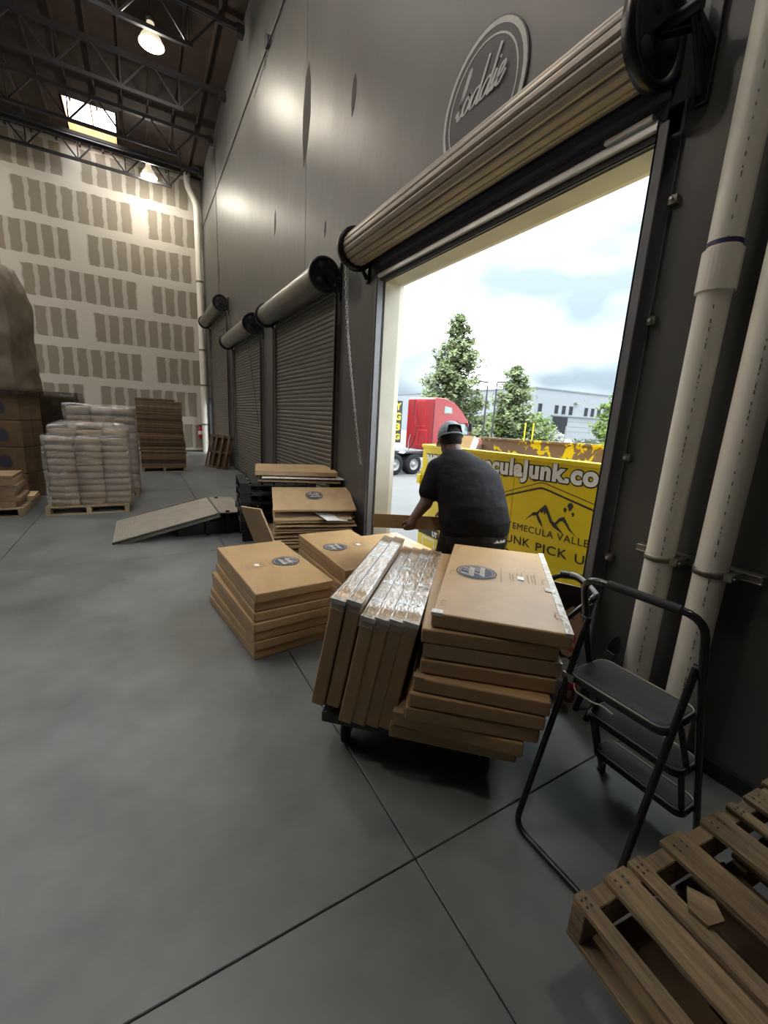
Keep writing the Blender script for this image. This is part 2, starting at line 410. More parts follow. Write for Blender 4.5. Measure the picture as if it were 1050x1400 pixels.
# ================================================================ STRUCTURE
WX, WO = 2.43, 2.63           # inner and outer face of the dock wall
BY, LX, FY, CZ = 18.59, -13.0, -9.0, 9.75
# floor: slabs between saw-cut joints
fl = MB().box((LX, FY, -.9), (WO, BY, -.035), 'joint').build('floor'); struct(fl, 'polished grey concrete floor with saw cut joints')
xs = [LX, -8.1, -5.6, -3.45, -1.385, .838, WO]; ys = [FY, -3.4, 1.03, 5.25, 9.6, 14.0, BY]
for i in range(len(xs)-1):
    for j in range(len(ys)-1):
        g = .0024
        MB().box((xs[i]+(g if i else 0), ys[j]+(g if j else 0), -.1), (xs[i+1]-(g if i < len(xs)-2 else 0), ys[j+1]-(g if j < len(ys)-2 else 0), 0), 'floor').build('slab', fl, .003, 1)
# dock wall
OPEN = (1.50, 4.40, 3.17)
SIDE = (17.42, 18.16, 2.12)
DOORS = [(5.66, 8.55, 3.25, 3.49), (9.76, 12.72, 3.22, 3.53), (13.72, 17.0, 4.45, 4.70)]
wl = MB(); y = FY
for a, b, h in [OPEN]+[d[:3] for d in DOORS]+[SIDE]:
    wl.box((WX, y, -.1), (WO, a, CZ+.6), 'wall')
    for s0, s1 in ([(a, b)] if not a < 7.04 < b else [(a, 7.033), (7.047, b)]):
        wl.box((WX, s0, h), (WO, s1, CZ+.6), 'wall')
    y = b
wl.box((WX, y, -.1), (WO, BY+.2, CZ+.6), 'wall'); wl.box((WX+.02, 7.0, 3.25), (WO, 7.08, CZ+.6), 'joint')
wr = wl.build('wall_right'); struct(wr, 'dark grey painted concrete dock wall')
for (py, pz, sy, sz) in ((7.04, 6.02, .17, .62), (5.37, 5.40, .06, .20), (8.75, 5.17, .06, .20), (9.35, 8.2, .09, .28), (15.1, 5.9, .05, .35), (6.2, 4.25, .03, .1)):
    MB().prism([(-sy, -sz*.35), (-sy*.6, -sz), (sy*.2, -sz*.75), (sy, -sz*.1), (sy, sz*.55), (sy*.5, sz), (-sy*.3, sz*.8), (-sy*.9, sz*.2)], -.004, .003, 'wallpatch', frame((WX, py, pz), (0, -1, 0), (0, 0, 1))).build('wall_patch', wr)
MB().box((WX-.008, 15.2, 4.9), (WX+.004, 15.22, CZ), 'joint').build('wall_joint', wr)
# cream reveals of the open doorway
a, b, h = OPEN
rv = MB().box((WX+.012, b-.012, 0), (WO, b+.0, h), 'reveal').box((WX+.012, a, 0), (WO, a+.012, h), 'reveal').box((WX+.012, a, h-.012), (WO, b, h), 'reveal')
struct(rv.build('trim_1'), 'cream painted reveal around the open dock doorway')
struct(MB().box((WX-.022, FY, 0), (WX, OPEN[0]-.1, .085), 'rubber').build('baseboard_right'), 'black baseboard along the dock wall')
# back wall: taped drywall sheets in running bond
bw = MB().box((LX, BY, -.1), (WO, BY+.2, CZ+.6), 'reveal').build('wall_back'); struct(bw, 'tall back wall of taped unpainted drywall')
dw = {}
for row in range(9):
    z0 = row*1.2192; x = .43 + (0 if row % 2 == 0 else 1.8288)+3.6576
    while x > LX:
        x0 = x-3.6576; xa, xb = max(x0, LX), min(x, WX)
        if xb-xa > .05 and z0 < CZ+.5:
            z1 = min(1.2192, CZ+.55-z0)
            c = (x0+x)/2
            o = MB().box((xa-c+.001, -.014, .001), (xb-c-.001, 0, z1-.001), 'drywall').build('drywall_panel', bw); o.location = (c, BY, z0)
        x = x0
struct(MB().box((LX, BY-.035, 0), (WX, BY-.014, .05), 'wallpatch').build('baseboard_back'))
struct(MB().box((LX-.2, FY, -.1), (LX, BY+.2, CZ+.6), 'wall').build('wall_left'))
struct(MB().box((LX-.2, FY-.2, -.1), (WO, FY, CZ+.6), 'wall').build('wall_front'))
# roof deck; first skylight is real, the rest added unseen for interior light
SKYL = [(-1.30, -.08, 16.2, 18.42)]+[(x, x+1.22, y, y+2.4) for x in (-11.3, -8.7, -6.2) for y in (10.6, 13.4)]+[(-1.30, -.08, 7.8, 10.2), (-1.30, -.08, 3.4, 5.8), (-6.2, -4.98, 6.6, 9.0), (-3.8, -2.58, 5.2, 7.6), (-8.7, -7.48, 5.2, 7.6)]+[(-11.3, -10.08, 16.2, 18.4), (-6.6, -5.38, 16.2, 18.4)]
ce = struct(MB().box((LX, FY, CZ+.6), (LX+.01, FY+.01, CZ+.61), 'deck').build('ceiling'), 'dark plywood roof deck')
gx = sorted(set([LX, WX]+[s[0] for s in SKYL]+[s[1] for s in SKYL])); gy = sorted(set([FY, BY]+[s[2] for s in SKYL]+[s[3] for s in SKYL]))
for i in range(len(gx)-1):
    for j in range(len(gy)-1):
        cx, cy = (gx[i]+gx[i+1])/2, (gy[j]+gy[j+1])/2
        if any(s[0] < cx < s[1] and s[2] < cy < s[3] for s in SKYL): continue
        nx = max(1, round((gx[i+1]-gx[i])/1.22)); wd = (gx[i+1]-gx[i])/nx
        for k in range(nx):
            MB().box((gx[i]+k*wd, gy[j], CZ), (gx[i]+(k+1)*wd, gy[j+1], CZ+.03+.004*(k % 2)), 'deck').build('deck_panel', ce)
MB().box((LX, FY, CZ+.03), (WO, FY+.02, CZ+.5), 'deck').build('deck_rim', ce)
for i in range(26):
    x = LX+.3+i*.61
    if x > WX-.1: break
    runs = [(FY, BY)]
    for s in SKYL:
        if s[0]-.03 < x < s[1]+.03:
            nr = []
            for (p, q) in runs:
                if s[2] > p and s[3] < q: nr += [(p, s[2]), (s[3], q)]
                else: nr.append((p, q))
            runs = nr
    for p, q in runs:
        MB().box((x-.02, p, CZ-.09), (x+.02, q, CZ), 'deck').build('purlin', ce)
for k, s in enumerate(SKYL):
    o = empty('window_%d' % (k+1), ((s[0]+s[1])/2, (s[2]+s[3])/2, CZ)); struct(o, 'added unseen fill skylight number %d' % (k+1) if k else 'bright roof skylight with wooden curb near the back wall')
    hx, hy = (s[1]-s[0])/2, (s[3]-s[2])/2
    cu = MB()
    for lo, hi in (((-hx-.05, -hy-.05, .0), (-hx, hy+.05, .5)), ((hx, -hy-.05, .0), (hx+.05, hy+.05, .5)), ((-hx, -hy-.05, .0), (hx, -hy, .5)), ((-hx, hy, .0), (hx, hy+.05, .5))): cu.box(lo, hi, 'curb')
    cu.build('window_frame', o)
    MB().box((-hx-.05, -hy-.05, .5), (hx+.05, hy+.05, .52), 'pane').build('pane', o)
    MB().box((-.02, -hy, .46), (.02, hy, .5), 'silver').build('window_bar', o)
# roof trusses
def make_truss(y, label):
    o = empty('roof_truss', (0, y, 0)); tag(o, label, 'roof truss', 'open web roof trusses', 'structure'); o['kind'] = 'structure'
    zt, zb = 9.58, 8.9; xe = 1.42
    for s in (-.03, .03):
        MB().bar((LX, s, zt), (WX, s, zt), .045, .09, 'truss').build('top_chord', o)
    MB().bar((LX, 0, zb), (xe, 0, zb), .07, .075, 'truss').build('bottom_chord', o)
    x = xe-.08; i = 0
    while x > LX+.6:
        MB().bar((x, 0, zb), (x+.56, 0, zt), .03, .04, 'truss').build('web', o)
        MB().bar((x, 0, zb), (x-.56, 0, zt), .03, .04, 'truss').build('web', o)
        MB().bar((x, 0, zb), (x, 0, zt), .03, .03, 'truss').build('web', o)
        x -= 1.235; i += 1
    MB().box((WX-.16, -.09, zt-.12), (WX, .09, zt+.05), 'truss').build('seat_bracket', o)
    return o
for y, lb in ((17.62, 'roof truss nearest the back wall, crossing below the skylight'), (15.5, 'roof truss crossing just in front of the skylight'), (13.32, 'roof truss between the far and the near ceiling lamp'), (11.15, 'roof truss just this side of the near ceiling lamp'), (8.98, 'nearest roof truss at the top left of the photo')):
    make_truss(y, lb)
sp = tag(MB().tube([(LX, 16.55, 8.98), (1.6, 16.55, 8.98)], .065, 'darksteel', 12).tube([(1.6, 16.55, 8.98), (1.6, 16.55, 9.7)], .02, 'darksteel', 8).build('sprinkler_pipe'), 'dark sprinkler pipe running below the roof trusses', 'pipe')
# lamps
def lamp(x, y, label, seen=True):
    o = empty('high_bay_lamp', (x, y, 9.0)); tag(o, label, 'ceiling lamp')
    MB().lathe([(.07, .30), (.09, .18), (.19, .04), (.23, -.06), (.222, -.06), (.18, .03), (.08, .17), (.0001, .175)], 'reflector', n=24).build('reflector', o)
    MB().lathe([(.0001, .42), (.07, .42), (.08, .30), (.0001, .30)], 'darksteel', n=16).build('ballast', o)
    MB().ball((0, 0, .06), (.085, .085, .12), 'bulb').build('bulb', o)
    MB().lathe([(.23, -.055), (.24, -.055), (.24, -.072), (.23, -.072), (.23, -.055)], 'reflector', n=24, caps=False).build('lens_ring', o)
    MB().tube([(0, 0, .42), (0, 0, CZ-9.0)], .012, 'darksteel', 8).build('hanger', o)
    d = bpy.data.lights.new('bulb_light', 'POINT'); d.energy = LAMP_W; d.color = (1, .93, .81); d.shadow_soft_size = .16
    lo = bpy.data.objects.new('bulb_light', d); COL.objects.link(lo); lo.parent = o; lo.location = (0, 0, -.16)
    return o
lamp(.69, 11.63, 'lit high bay lamp hanging nearest, near the top of the photo')
lamp(.75, 17.45, 'lit high bay lamp hanging farther back by the skylight')
for x, y, lb in ((.7, 5.8, 'above the open dock door'), (.7, -.2, 'above the photographer'), (-5.5, 11.6, 'left of the nearest visible lamp, added unseen as fill'), (-5.5, 5.8, 'over the empty left floor, added unseen as fill'), (-5.5, 17.4, 'over the left part of the back wall, added unseen as fill')):  # the left row is added out of view to brighten the interior
    lamp(x, y, 'lit high bay lamp hanging '+lb)

# ---------------------------------------------------------------- roll-up doors
def corrugated(mb, y0, y1, z0, z1, x, pitch, amp, m):
    n = int((z1-z0)/pitch); prof = []
    for i in range(n):
        z = z0+i*pitch
        prof += [(x, z), (x-amp, z+pitch*.2), (x-amp, z+pitch*.62), (x, z+pitch*.82)]
    prof.append((x, z0+n*pitch)); prof.append((x, z1))
    vs = []
    for px, pz in prof: vs += [(px, y0, pz), (px, y1, pz)]
    mb.add(vs, [(2*i, 2*i+1, 2*i+3, 2*i+2) for i in range(len(prof)-1)], m)
def ylathe(mb, prof, m, c, n=28, smooth=True):    # profile (r, y) about the y axis through c
    X = Matrix.Translation(c) @ Matrix(((0,1,0,0),(0,0,1,0),(1,0,0,0),(0,0,0,1)))
    mb.lathe(prof, m, X, n, smooth)
def end_plate(o, y, zc, xc, r, face, side, off=.055):
    # flanged sheave disc with openings, an axle and a bracket back to the wall
    c = (xc, y, zc); e = MB()
    ylathe(e, [(r, -.03*side), (r+.03, -.03*side), (r+.03, .03*side), (r, .03*side), (r-.02, .012*side)], 'black', c)
    ylathe(e, [(.0001, .01*side), (r, .01*side), (r, -.012*side), (.0001, -.012*side)], 'darksteel', c)
    pl = e.build('sheave', o)
    h = MB()
    for k in range(3):
        t = PI/2+k*2*PI/3+.4
        ylathe(h, [(.0001, .018*side), (r*.2, .018*side), (r*.26, .012*side)], 'plastic', (xc+r*.58*math.cos(t), y, zc+r*.58*math.sin(t)), 12)
    h.build('hole_cup', pl)
    b = MB()
    yy = y+off*side
    b.tube([(xc, y-.02*side, zc), (xc, yy+.03*side, zc)], .03, 'black', 12)
    if off > .1: b.bar((xc, y+.03*side, zc), (xc+.06, yy, zc-.02), .05, .06, 'black')
    b.bar((xc, yy, zc), (WX-.03, yy, zc-.06), .02, .055, 'black'); b.bar((xc+.02, yy, zc-.02), (WX-.03, yy, zc-.26), .02, .045, 'black')
    b.box((WX-.03, yy-.03, zc-.30), (WX, yy+.03, zc+.16), 'black'); b.build('bracket', o, .004, 1)
def rollup(k, y0, y1, h, zc, label):
    o = empty('door_%d' % k, (0, 0, 0)); struct(o, label)
    xc, r = 2.21, .175
    cu = MB(); corrugated(cu, y0-.04, y1+.04, .06, zc-.05, WX-.012, .068, .016, 'door'); cu.build('curtain', o)
    dr = MB(); ylathe(dr, [(r, y0-.02), (r, y1+.02)], 'hood', (xc, 0, zc)); dr.build('drum', o)
    MB().box((WX-.05, y0-.04, .0), (WX-.005, y1+.04, .075), 'darksteel').build('bottom_bar', o)
    for yy, s in ((y0-.10, 1), (y1+.03, 1)):
        MB().box((WX-.07, yy, 0), (WX-.0, yy+.07, zc-.2), 'door').box((WX-.085, yy+(.0 if yy < y0 else .055), 0), (WX-.05, yy+(.015 if yy < y0 else .07), zc-.2), 'darksteel').build('guide', o, .003, 1)
    end_plate(o, y0-.03, zc, xc, r+.01, 'x', -1); end_plate(o, y1+.03, zc, xc, r+.01, 'x', 1)
    if k in (3, 4):
        MB().tube([(xc-.1, y0+.1 if k == 3 else y1-.05, zc-.1), (WX-.08, y0+.1 if k == 3 else y1-.6, 1.4)], .006, 'darksteel', 6).build('pull_rope', o)
    return o
rollup(2, *DOORS[0], 'closed grey roll-up dock door nearest the open doorway')
rollup(3, *DOORS[1], 'closed grey roll-up dock door in the middle of the wall')
rollup(4, *DOORS[2], 'tall closed grey roll-up door farthest, by the back wall')
d5 = empty('door_5'); struct(d5, 'open side doorway in the far corner letting daylight onto the floor')
fr_ = MB()
for y in (SIDE[0], SIDE[1]-.05): fr_.box((WX-.02, y, 0), (WO, y+.05, SIDE[2]), 'darksteel')
fr_.box((WX-.02, SIDE[0], SIDE[2]-.05), (WO, SIDE[1], SIDE[2]), 'darksteel'); fr_.build('door_frame', d5)
# the open door, rolled up
d1 = empty('door_1'); struct(d1, 'open roll-up dock door rolled up into a tan ribbed coil')
xc, zc, r = 2.225, 3.53, .172
prof = []; nr = 17
for i in range(nr):
    t0 = 2*PI*i/nr; dt = 2*PI/nr
    for f, rr in ((0, r-.014), (.10, r-.001), (.30, r+.003), (.70, r+.003), (.88, r-.002)):
        prof.append((xc+rr*math.cos(t0+f*dt), zc+rr*math.sin(t0+f*dt)))
vs = []; n = len(prof)
for px, pz in prof: vs += [(px, 1.56, pz), (px, 4.68, pz)]
MB().add(vs, [(2*i, 2*i+1, (2*i+3) % (2*n), (2*i+2) % (2*n)) for i in range(n)], 'roll').build('coil', d1)
hd = MB(); corrugated(hd, 1.48, 4.44, 3.215, 3.50, WX-.03, .12, .012, 'navy'); hd.build('curtain', d1)
MB().box((WX-.075, 1.50, 3.19), (WX-.02, 4.43, 3.235), 'silver').box((WX-.05, 1.5, 3.16), (WX-.035, 4.43, 3.19), 'rubber').build('bottom_bar', d1, .004, 1)
MB().box((WX-.10, 1.52, 3.235), (WX-.02, 1.78, 3.26), 'silver').build('slide_bolt', d1, .003, 1)
MB().box((WX-.012, 1.42, 3.165), (WX, 4.48, 3.4), 'navy').build('header_plate', d1)
for yy in (1.405, 4.405):
    MB().box((WX-.012, yy, 0), (WX, yy+.09, 3.3), 'track').box((WX-.085, yy+(.075 if yy < 2 else 0), 0), (WX-.0, yy+(.09 if yy < 2 else .015), 3.2), 'track').box((WX-.085, yy+(.03 if yy < 2 else .0), 0), (WX-.075, yy+(.09 if yy < 2 else .06), 3.2), 'track').build('guide', d1, .003, 1)
for z in (.95, 1.55, 2.28, 2.85):
    MB().box((WX-.03, 1.365, z-.02), (WX, 1.405, z+.02), 'zinc').tube([(WX-.05, 1.385, z), (WX, 1.385, z)], .008, 'silver', 8).build('guide_clip', d1)
end_plate(d1, 1.50, zc, xc, .195, 'x', -1, .16); end_plate(d1, 4.72, zc, xc, .195, 'x', 1)
MB().tube(smooth_path([(xc-.1, 4.70, zc-.2), (2.16, 4.70, 2.6), (2.27, 4.66, 1.7), (2.36, 4.60, 1.10)], 6), .003, 'silver', 6).build('chain_core', d1)
# hoist chain of links
path = smooth_path([(xc-.12, 4.73, zc-.16), (2.15, 4.72, 2.7), (2.26, 4.68, 1.8), (2.345, 4.62, 1.10)], 30)
lk = MB()
acc = 0; last = path[0]; i = 0
for p in path:
    d = p-last
    if d.length >= .028:
        a = d.normalized(); s = a.cross(V((1, 0, 0)) if i % 2 else V((0, 1, 0))).normalized(); m_ = (p+last)/2
        lk.tube([m_+a*.021*math.cos(t)+s*.013*math.sin(t) for t in [2*PI*q/8 for q in range(8)]], .0052, 'silver', 5, closed=True)
        last = p; i += 1
tag(lk.build('hoist_chain'), 'silver hoist chain hanging beside the open dock door', 'chain')

# wall sign
sg = empty('wall_sign', (WX, 3.0, 4.10)); tag(sg, 'round dark grey wall sign with pale script lettering above the open door', 'sign')
def wf(e): return frame((-e, 0, 0), (0, -1, 0), (0, 0, 1))
b = MB(); b.lathe([(.47, 0), (.47, .012), (.0001, .012)], 'signgrey', frame((0, 0, 0), (0, -1, 0), (0, 0, 1)), 48, False); b.build('sign_disc', sg)
b = MB(); ring(b, .425, .46, 'signlight', wf(.014)); ring(b, .37, .383, 'signlight', wf(.014)); b.build('ring', sg)
b = MB(); draw_script(b, 'loddie', .108, wf(.014) @ T(-.0, .012, 0), 'signlight', .19); draw_script(b, 'doddie', .09, wf(.014) @ T(.03, -.40, 0), 'signlight', .2); b.build('lettering', sg)

# conduit along the wall
tag(MB().tube([(WX-.02, 5, 8.13), (WX-.02, 18.4, 8.10)], .012, 'darksteel', 6).box((WX-.06, 9.0, 8.06), (WX, 9.14, 8.2), 'darksteel').build('wall_conduit'), 'thin dark conduit running high along the dock wall', 'conduit')
tag(MB().tube([(WX-.015, 10.2, 7.9), (WX-.02, 8.2, 8.12)], .005, 'black', 5).build('loose_wire'), 'thin loose black wire drooping from the wall conduit', 'wire')

# ---------------------------------------------------------------- PVC pipes by the camera
def vpipe(x, y, z0, z1, r, label, coupl=None, bands=()):
    o = empty('pvc_pipe', (x, y, z0)); tag(o, label, 'pipe')
    p = MB().tube([(0, 0, 0), (0, 0, z1-z0)], r, 'pvc', 28).build('pipe', o)
    if coupl:
        MB().lathe([(r, coupl-z0), (r+.012, coupl-z0), (r+.012, coupl-z0+.17), (r, coupl-z0+.17)], 'pvc', n=28, smooth=False).build('coupling', o)
        MB().lathe([(r+.0008, coupl-z0+.185), (r+.0008, coupl-z0+.205)], 'purple', n=28).build('primer_line', o)
    # printed line of tiny code down the pipe: dashes of ink
    q = MB(); z = .3; z_w = .0032
    ang = bands[0] if bands else -2.2
    random.seed(int(y*1000))
    while z < z1-z0-.3:
        ln = random.uniform(.012, .03)
        if random.random() < .8:
            for k in (0,):
                a = ang+.012*k/r*.6; rr = r+.0012
                q.bar((rr*math.cos(a), rr*math.sin(a), z), (rr*math.cos(a), rr*math.sin(a), z+ln*random.uniform(.5, 1)), z_w, .001, 'ink')
        z += ln+random.choice((.006, .006, .03))
    q.build('printed_line', o)['kind'] = 'stuff'
    return o
p1 = vpipe(2.30, 1.06, 0, CZ, .066, 'white plastic pipe with a coupling, nearest the open doorway', 2.33, (-2.62,))
p2 = vpipe(2.30, .832, 0, CZ, .066, 'white plastic pipe with a printed line, right of the pipe with the coupling', 3.4, (-2.75,))
st = empty('pipe_strut', (2.37, .94, 1.07)); tag(st, 'galvanised strut channel clamping the two white pipes to the wall', 'strut')
MB().box((.0, -.28, -.02), (.055, .28, .02), 'zinc').box((-.004, -.28, -.02), (0, .28, -.012), 'zinc').box((-.004, -.28, .012), (0, .28, .02), 'zinc').build('channel', st, .002, 1)
for yy in (.12, -.108):
    c = MB(); c.lathe([(.067, -.016), (.071, -.016), (.071, .016), (.067, .016)], 'zinc', T(-.07, yy, 0), 28); cl = c.build('clamp', st)
    MB().tube([(-.10, yy-.075, 0), (-.10, yy-.11, 0)], .007, 'zinc', 8).box((-.112, yy-.1, -.016), (-.0, yy-.068, .016), 'zinc').build('bolt', cl)

# white rain leader in the far corner
rl = empty('rain_leader', (2.25, 18.35, 0)); tag(rl, 'tall white rain pipe with a bend in the far corner', 'pipe')
MB().tube(rounded([(0, -.05, 0), (0, -.05, 8.9), (-.28, 0, 9.35), (-.28, 0, CZ)], .25), .115, 'pvc', 16).build('pipe', rl)
for z in (1.1, 2.6, 3.9, 6.3): MB().lathe([(.117, z-.03), (.125, z-.03), (.125, z+.03), (.117, z+.03)], 'zinc', T(0, -.05, 0), 16).box((0, -.03, z-.02), (.18, .03, z+.02), 'zinc').build('clamp', rl)
# fire extinguisher
fe = empty('fire_extinguisher', (2.08, 18.46, .55)); tag(fe, 'small red fire extinguisher on the wall in the far corner', 'extinguisher')
MB().lathe([(.0001, 0), (.075, .01), (.08, .05), (.08, .36), (.05, .43), (.025, .45)], 'extred').build('cylinder', fe)
MB().lathe([(.028, .45), (.028, .50), (.0001, .50)], 'black').bar((-.02, 0, .50), (.11, 0, .55), .02, .015, 'black').bar((-.02, 0, .48), (.10, 0, .475), .02, .012, 'black').build('valve', fe)
MB().tube(smooth_path([(.02, -.03, .47), (.12, -.05, .40), (.11, -.05, .15)]), .012, 'rubber', 8).build('hose', fe)
MB().lathe([(.0805, .14), (.0805, .28)], 'sticker').build('label_print', fe)
MB().box((-.03, .07, .1), (.03, .115, .4), 'black').build('wall_hook', fe)

# ---------------------------------------------------------------- product cartons
BW, BL, BT = .58, 1.12, .0705
def carton_mesh(kind=0):
    b = MB(); b.box((-BW/2, -BL/2, 0), (BW/2, BL/2, BT-.0025), 'card')
    return b.mesh('carton_body')
CM = carton_mesh()
def tape_mesh():
    b = MB(); e = .0012; z = BT/2
    for s in (-1, 1):
        b.box((-.03, s*(BL/2)-e if s < 0 else BL/2-.05, z-.0), (.03, (s*BL/2+.05) if s < 0 else BL/2+e, z+.001), 'tapebrown')
    return b.mesh('tape')
def logo_mesh():
    b = MB(); X = T(-.12, .03, BT+.0012); X2 = T(-.12, .03, BT+.0020) @ Rz(PI/2)
    disc(b, .098, 'logo', X, 32); ring(b, .105, .112, 'logo', X, 32); ring(b, .088, .091, 'logowhite', T(-.12, .03, BT+.0018), 32)
    draw_script(b, 'loddie', .026, X2 @ T(0, .014, 0), 'logowhite', .26); draw_script(b, 'doddie', .024, X2 @ T(.01, -.044, 0), 'logowhite', .26)
    return b.mesh('logo_print')
def print_mesh():
    b = MB(); random.seed(3); z = BT+.0012
    for x, y0, y1 in ((.012, -.08, .15), (.06, -.02, .09), (.075, -.03, .08), (.10, .07, .11), (.125, .07, .12), (.155, -.03, .10), (.175, -.02, .09), (.19, -.03, .11)):
        y = y0                                # lines of small faded print beside the mark
        while y < y1:
            ln = random.uniform(.008, .022); b.box((x, y, z), (x+.0045, min(y1, y+ln), z+.0002), 'greyink'); y += ln+.006
    for cx, cy in ((-.25, .47), (-.25, -.45), (.25, .47), (.25, -.40), (-.25, -.02), (.24, .02)):
        b.box((cx-.012, cy-.03, z), (cx+.012, cy-.026, z+.0002), 'greyink'); b.box((cx-.012, cy+.026, z), (cx+.012, cy+.03, z+.0002), 'greyink'); b.box((cx-.012, cy-.015, z), (cx-.008, cy+.015, z+.0002), 'greyink')
    b.box((.10, .0, z), (.135, .05, z+.0004), 'sticker')
    return b.mesh('small_print')
def seam_mesh():
    b = MB(); e = .0012                      # flap seams on the narrow faces
    for s in (-1, 1):
        x = s*(BW/2+.0002)
        b.box((min(x, x+s*e), -BL/2+.004, BT*.5-.0012), (max(x, x+s*e), BL/2-.004, BT*.5+.0012), 'greyink')
    return b.mesh('flap_seam')
LOGO, PRINT, SEAM = logo_mesh(), print_mesh(), seam_mesh()
def carton(loc, rz, label, group, top=False, flip=False, name='carton', tilt=None):
    o = empty(name, loc, rz); tag(o, label, 'box', group)
    if tilt: o.rotation_euler = tilt
    bd = link('body', CM, o, .009, 3)
    bd.scale = (1, 1, 1)
    if top:
        for nm, me in (('logo_print', LOGO), ('small_print', PRINT)):
            q = link(nm, me, o)
            if nm == 'small_print': q['kind'] = 'stuff'
            if flip: q.rotation_euler = (0, 0, PI)
    return o
NUM = 'one two three four five six seven eight nine ten eleven twelve thirteen fourteen fifteen sixteen seventeen eighteen nineteen twenty'.split()
NUM += ['twenty '+q for q in NUM[:9]]+['thirty']+['thirty '+q for q in NUM[:9]]+['forty']+['forty '+q for q in NUM[:9]]
ORD = ['lowest', 'second from the bottom', 'third from the bottom', 'fourth from the bottom', 'fifth from the bottom', 'sixth from the bottom', 'seventh from the bottom', 'eighth from the bottom', 'topmost']
def ordn(i, n): return 'topmost' if i == n-1 else ('second from the top' if i == n-2 and n > 3 else ORD[i])
random.seed(11)
n = 7
for i in range(n):
    f = i/(n-1); a = math.radians(7.6-4.2*f)+random.uniform(-.012, .012)
    x, y = .80+.045*f+random.uniform(-.012, .012), 3.245-.02*f+random.uniform(-.015, .015)
    if i == n-1: x, y, a = .847, 3.222, math.radians(4.0)
    carton((x, y, i*.0725), a, 'flat carton, %s in the front floor stack' % ordn(i, n), 'cartons in the front floor stack', i == n-1, True)
for i in range(n):
    f = i/(n-1); a = math.radians(.6)+random.uniform(-.01, .01)
    x, y = 1.625+random.uniform(-.01, .01), 3.39+random.uniform(-.012, .012)
    if i == n-1: x, y, a = 1.622, 3.385, math.radians(.6)
    carton((x, y, i*.0725), a, 'flat carton, %s in the middle floor stack' % ordn(i, n), 'cartons in the middle floor stack', i == n-1)
for i in range(5):
    carton((2.33+random.uniform(-.008, .008), 3.57+random.uniform(-.01, .01), i*.0725), math.radians(1.5)+random.uniform(-.01, .01), 'flat carton, %s in the doorway stack' % ordn(i, 5), 'cartons in the doorway stack', i == 4)

# the loaded cart: flat cartons on the right, cartons on edge on the left
LA = [((1.055,1.337),(1.471,.931)), ((1.015,1.345),(1.456,.969)), ((1.027,1.338),(1.464,.957)), ((1.016,1.336),(1.454,.956)), ((.978,1.327),(1.399,.929)), ((.959,1.324),(1.391,.938)), ((.950,1.330),(1.385,.955)), ((.936,1.400),(1.330,.985)), ((.925,1.415),(1.350,1.025))]
zt = .2275
def film_corner(o, lo, hi):
    b = MB(); b.box(lo, hi, 'film'); return b.build('stretch_film', o)
for i, (A, B) in enumerate(LA):
    z = zt+(8-i)*.0725; A, B = V(A), V(B); d = (B-A).normalized(); ln = V((-d.y, d.x)); c = (A+B)/2+ln*BL/2
    o = carton((c.x, c.y, z), math.atan2(d.y, d.x), 'flat carton, %s in the flat stack on the cart' % ordn(8-i, 9), 'flat cartons on the cart', i == 0)
    t = MB()
    if i in (0, 2, 4, 7):
        t.box((-BW/2-.0015, -BL/2-.0015, BT-.014), (-BW/2+.05, -BL/2+.035, BT+.0015), 'tape' if i == 0 else 'tapebrown')
    if i in (0, 2):
        t.box((BW/2-.03, -BL/2-.002, BT-.016), (BW/2+.002, BL/2+.002, BT+.0018), 'tape')
        t.box((BW/2-.06, -.12, BT+.0003), (BW/2+.002, -.06, BT+.0022), 'tape')
    if i == 2: t.box((-BW/2-.001, -BL/2-.002, .01), (BW/2+.002, -BL/2+.0, BT+.001), 'tapebrown')
    if t.v: t.build('tape', o)
l2 = V((.676, .737, 0)); n2 = V((.737, -.676, 0)); lean = math.radians(9.5)
VB = [((.642, 1.712), .302), ((.703, 1.667), .302), ((.745, 1.606), .241), ((.797, 1.565), .241), ((.849, 1.524), .241), ((.898, 1.484), .241)]
W6 = ['leftmost', 'second from the left', 'third from the left', 'fourth from the left', 'fifth from the left', 'rightmost']
random.seed(5)
for i, (P, z) in enumerate(VB):
    up2 = (V((0, 0, 1))*math.cos(lean)+n2*math.sin(lean)); th = (n2*math.cos(lean)-V((0, 0, 1))*math.sin(lean))
    # carton local axes: x (width .58) -> up, y (length) -> along cart, z (thickness) -> to the left
    ax = up2; ay = l2; az = ax.cross(ay)      # points along -th
    base = V((P[0], P[1], z))+th*BT           # az = -th, so start at the right face
    M4 = frame(base+ax*BW/2+ay*BL/2, ax, ay, az)
    o = empty('carton'); tag(o, 'wrapped carton standing on edge, %s of six on the cart' % W6[i], 'box', 'cartons standing on edge on the cart')
    o.matrix_world = M4; link('body', CM, o, .009, 3)
    t = MB(); e = .0015
    t.box((BW/2-.012, -BL/2+.0, -.001), (BW/2+e, BL/2, .008), 'tape'); t.box((BW/2-.012, -BL/2, BT-.006), (BW/2+e, BL/2, BT+.001), 'tape')
    for yy in sorted(random.sample([-.36, -.12, .12, .36], 2)):
        t.box((BW/2-.02, yy-.016, -.0008), (BW/2+e+.001, yy+.02, BT+.0008), 'tape')
    t.box((BW/2-.02, -BL/2-.002, -.001), (BW/2+e+.001, -BL/2+.03, BT+.001), 'tape')
    fb = MB(); crumple(fb, (BW/2-.05, -BL/2-.004, -.003), (BW/2+.005, BL/2+.004, BT+.003), 6, .0025, 'film2', 1.3*i); fb.build('clear_wrap', o)
    t.build('tape', o)
    if i == 2 or i == 4:
        b = MB(); b.box((BW/2-.01, -BL/2+.1, .028), (BW/2+.0012, BL/2-.05, .043), 'tapebrown'); b.build('tape_strip', o)
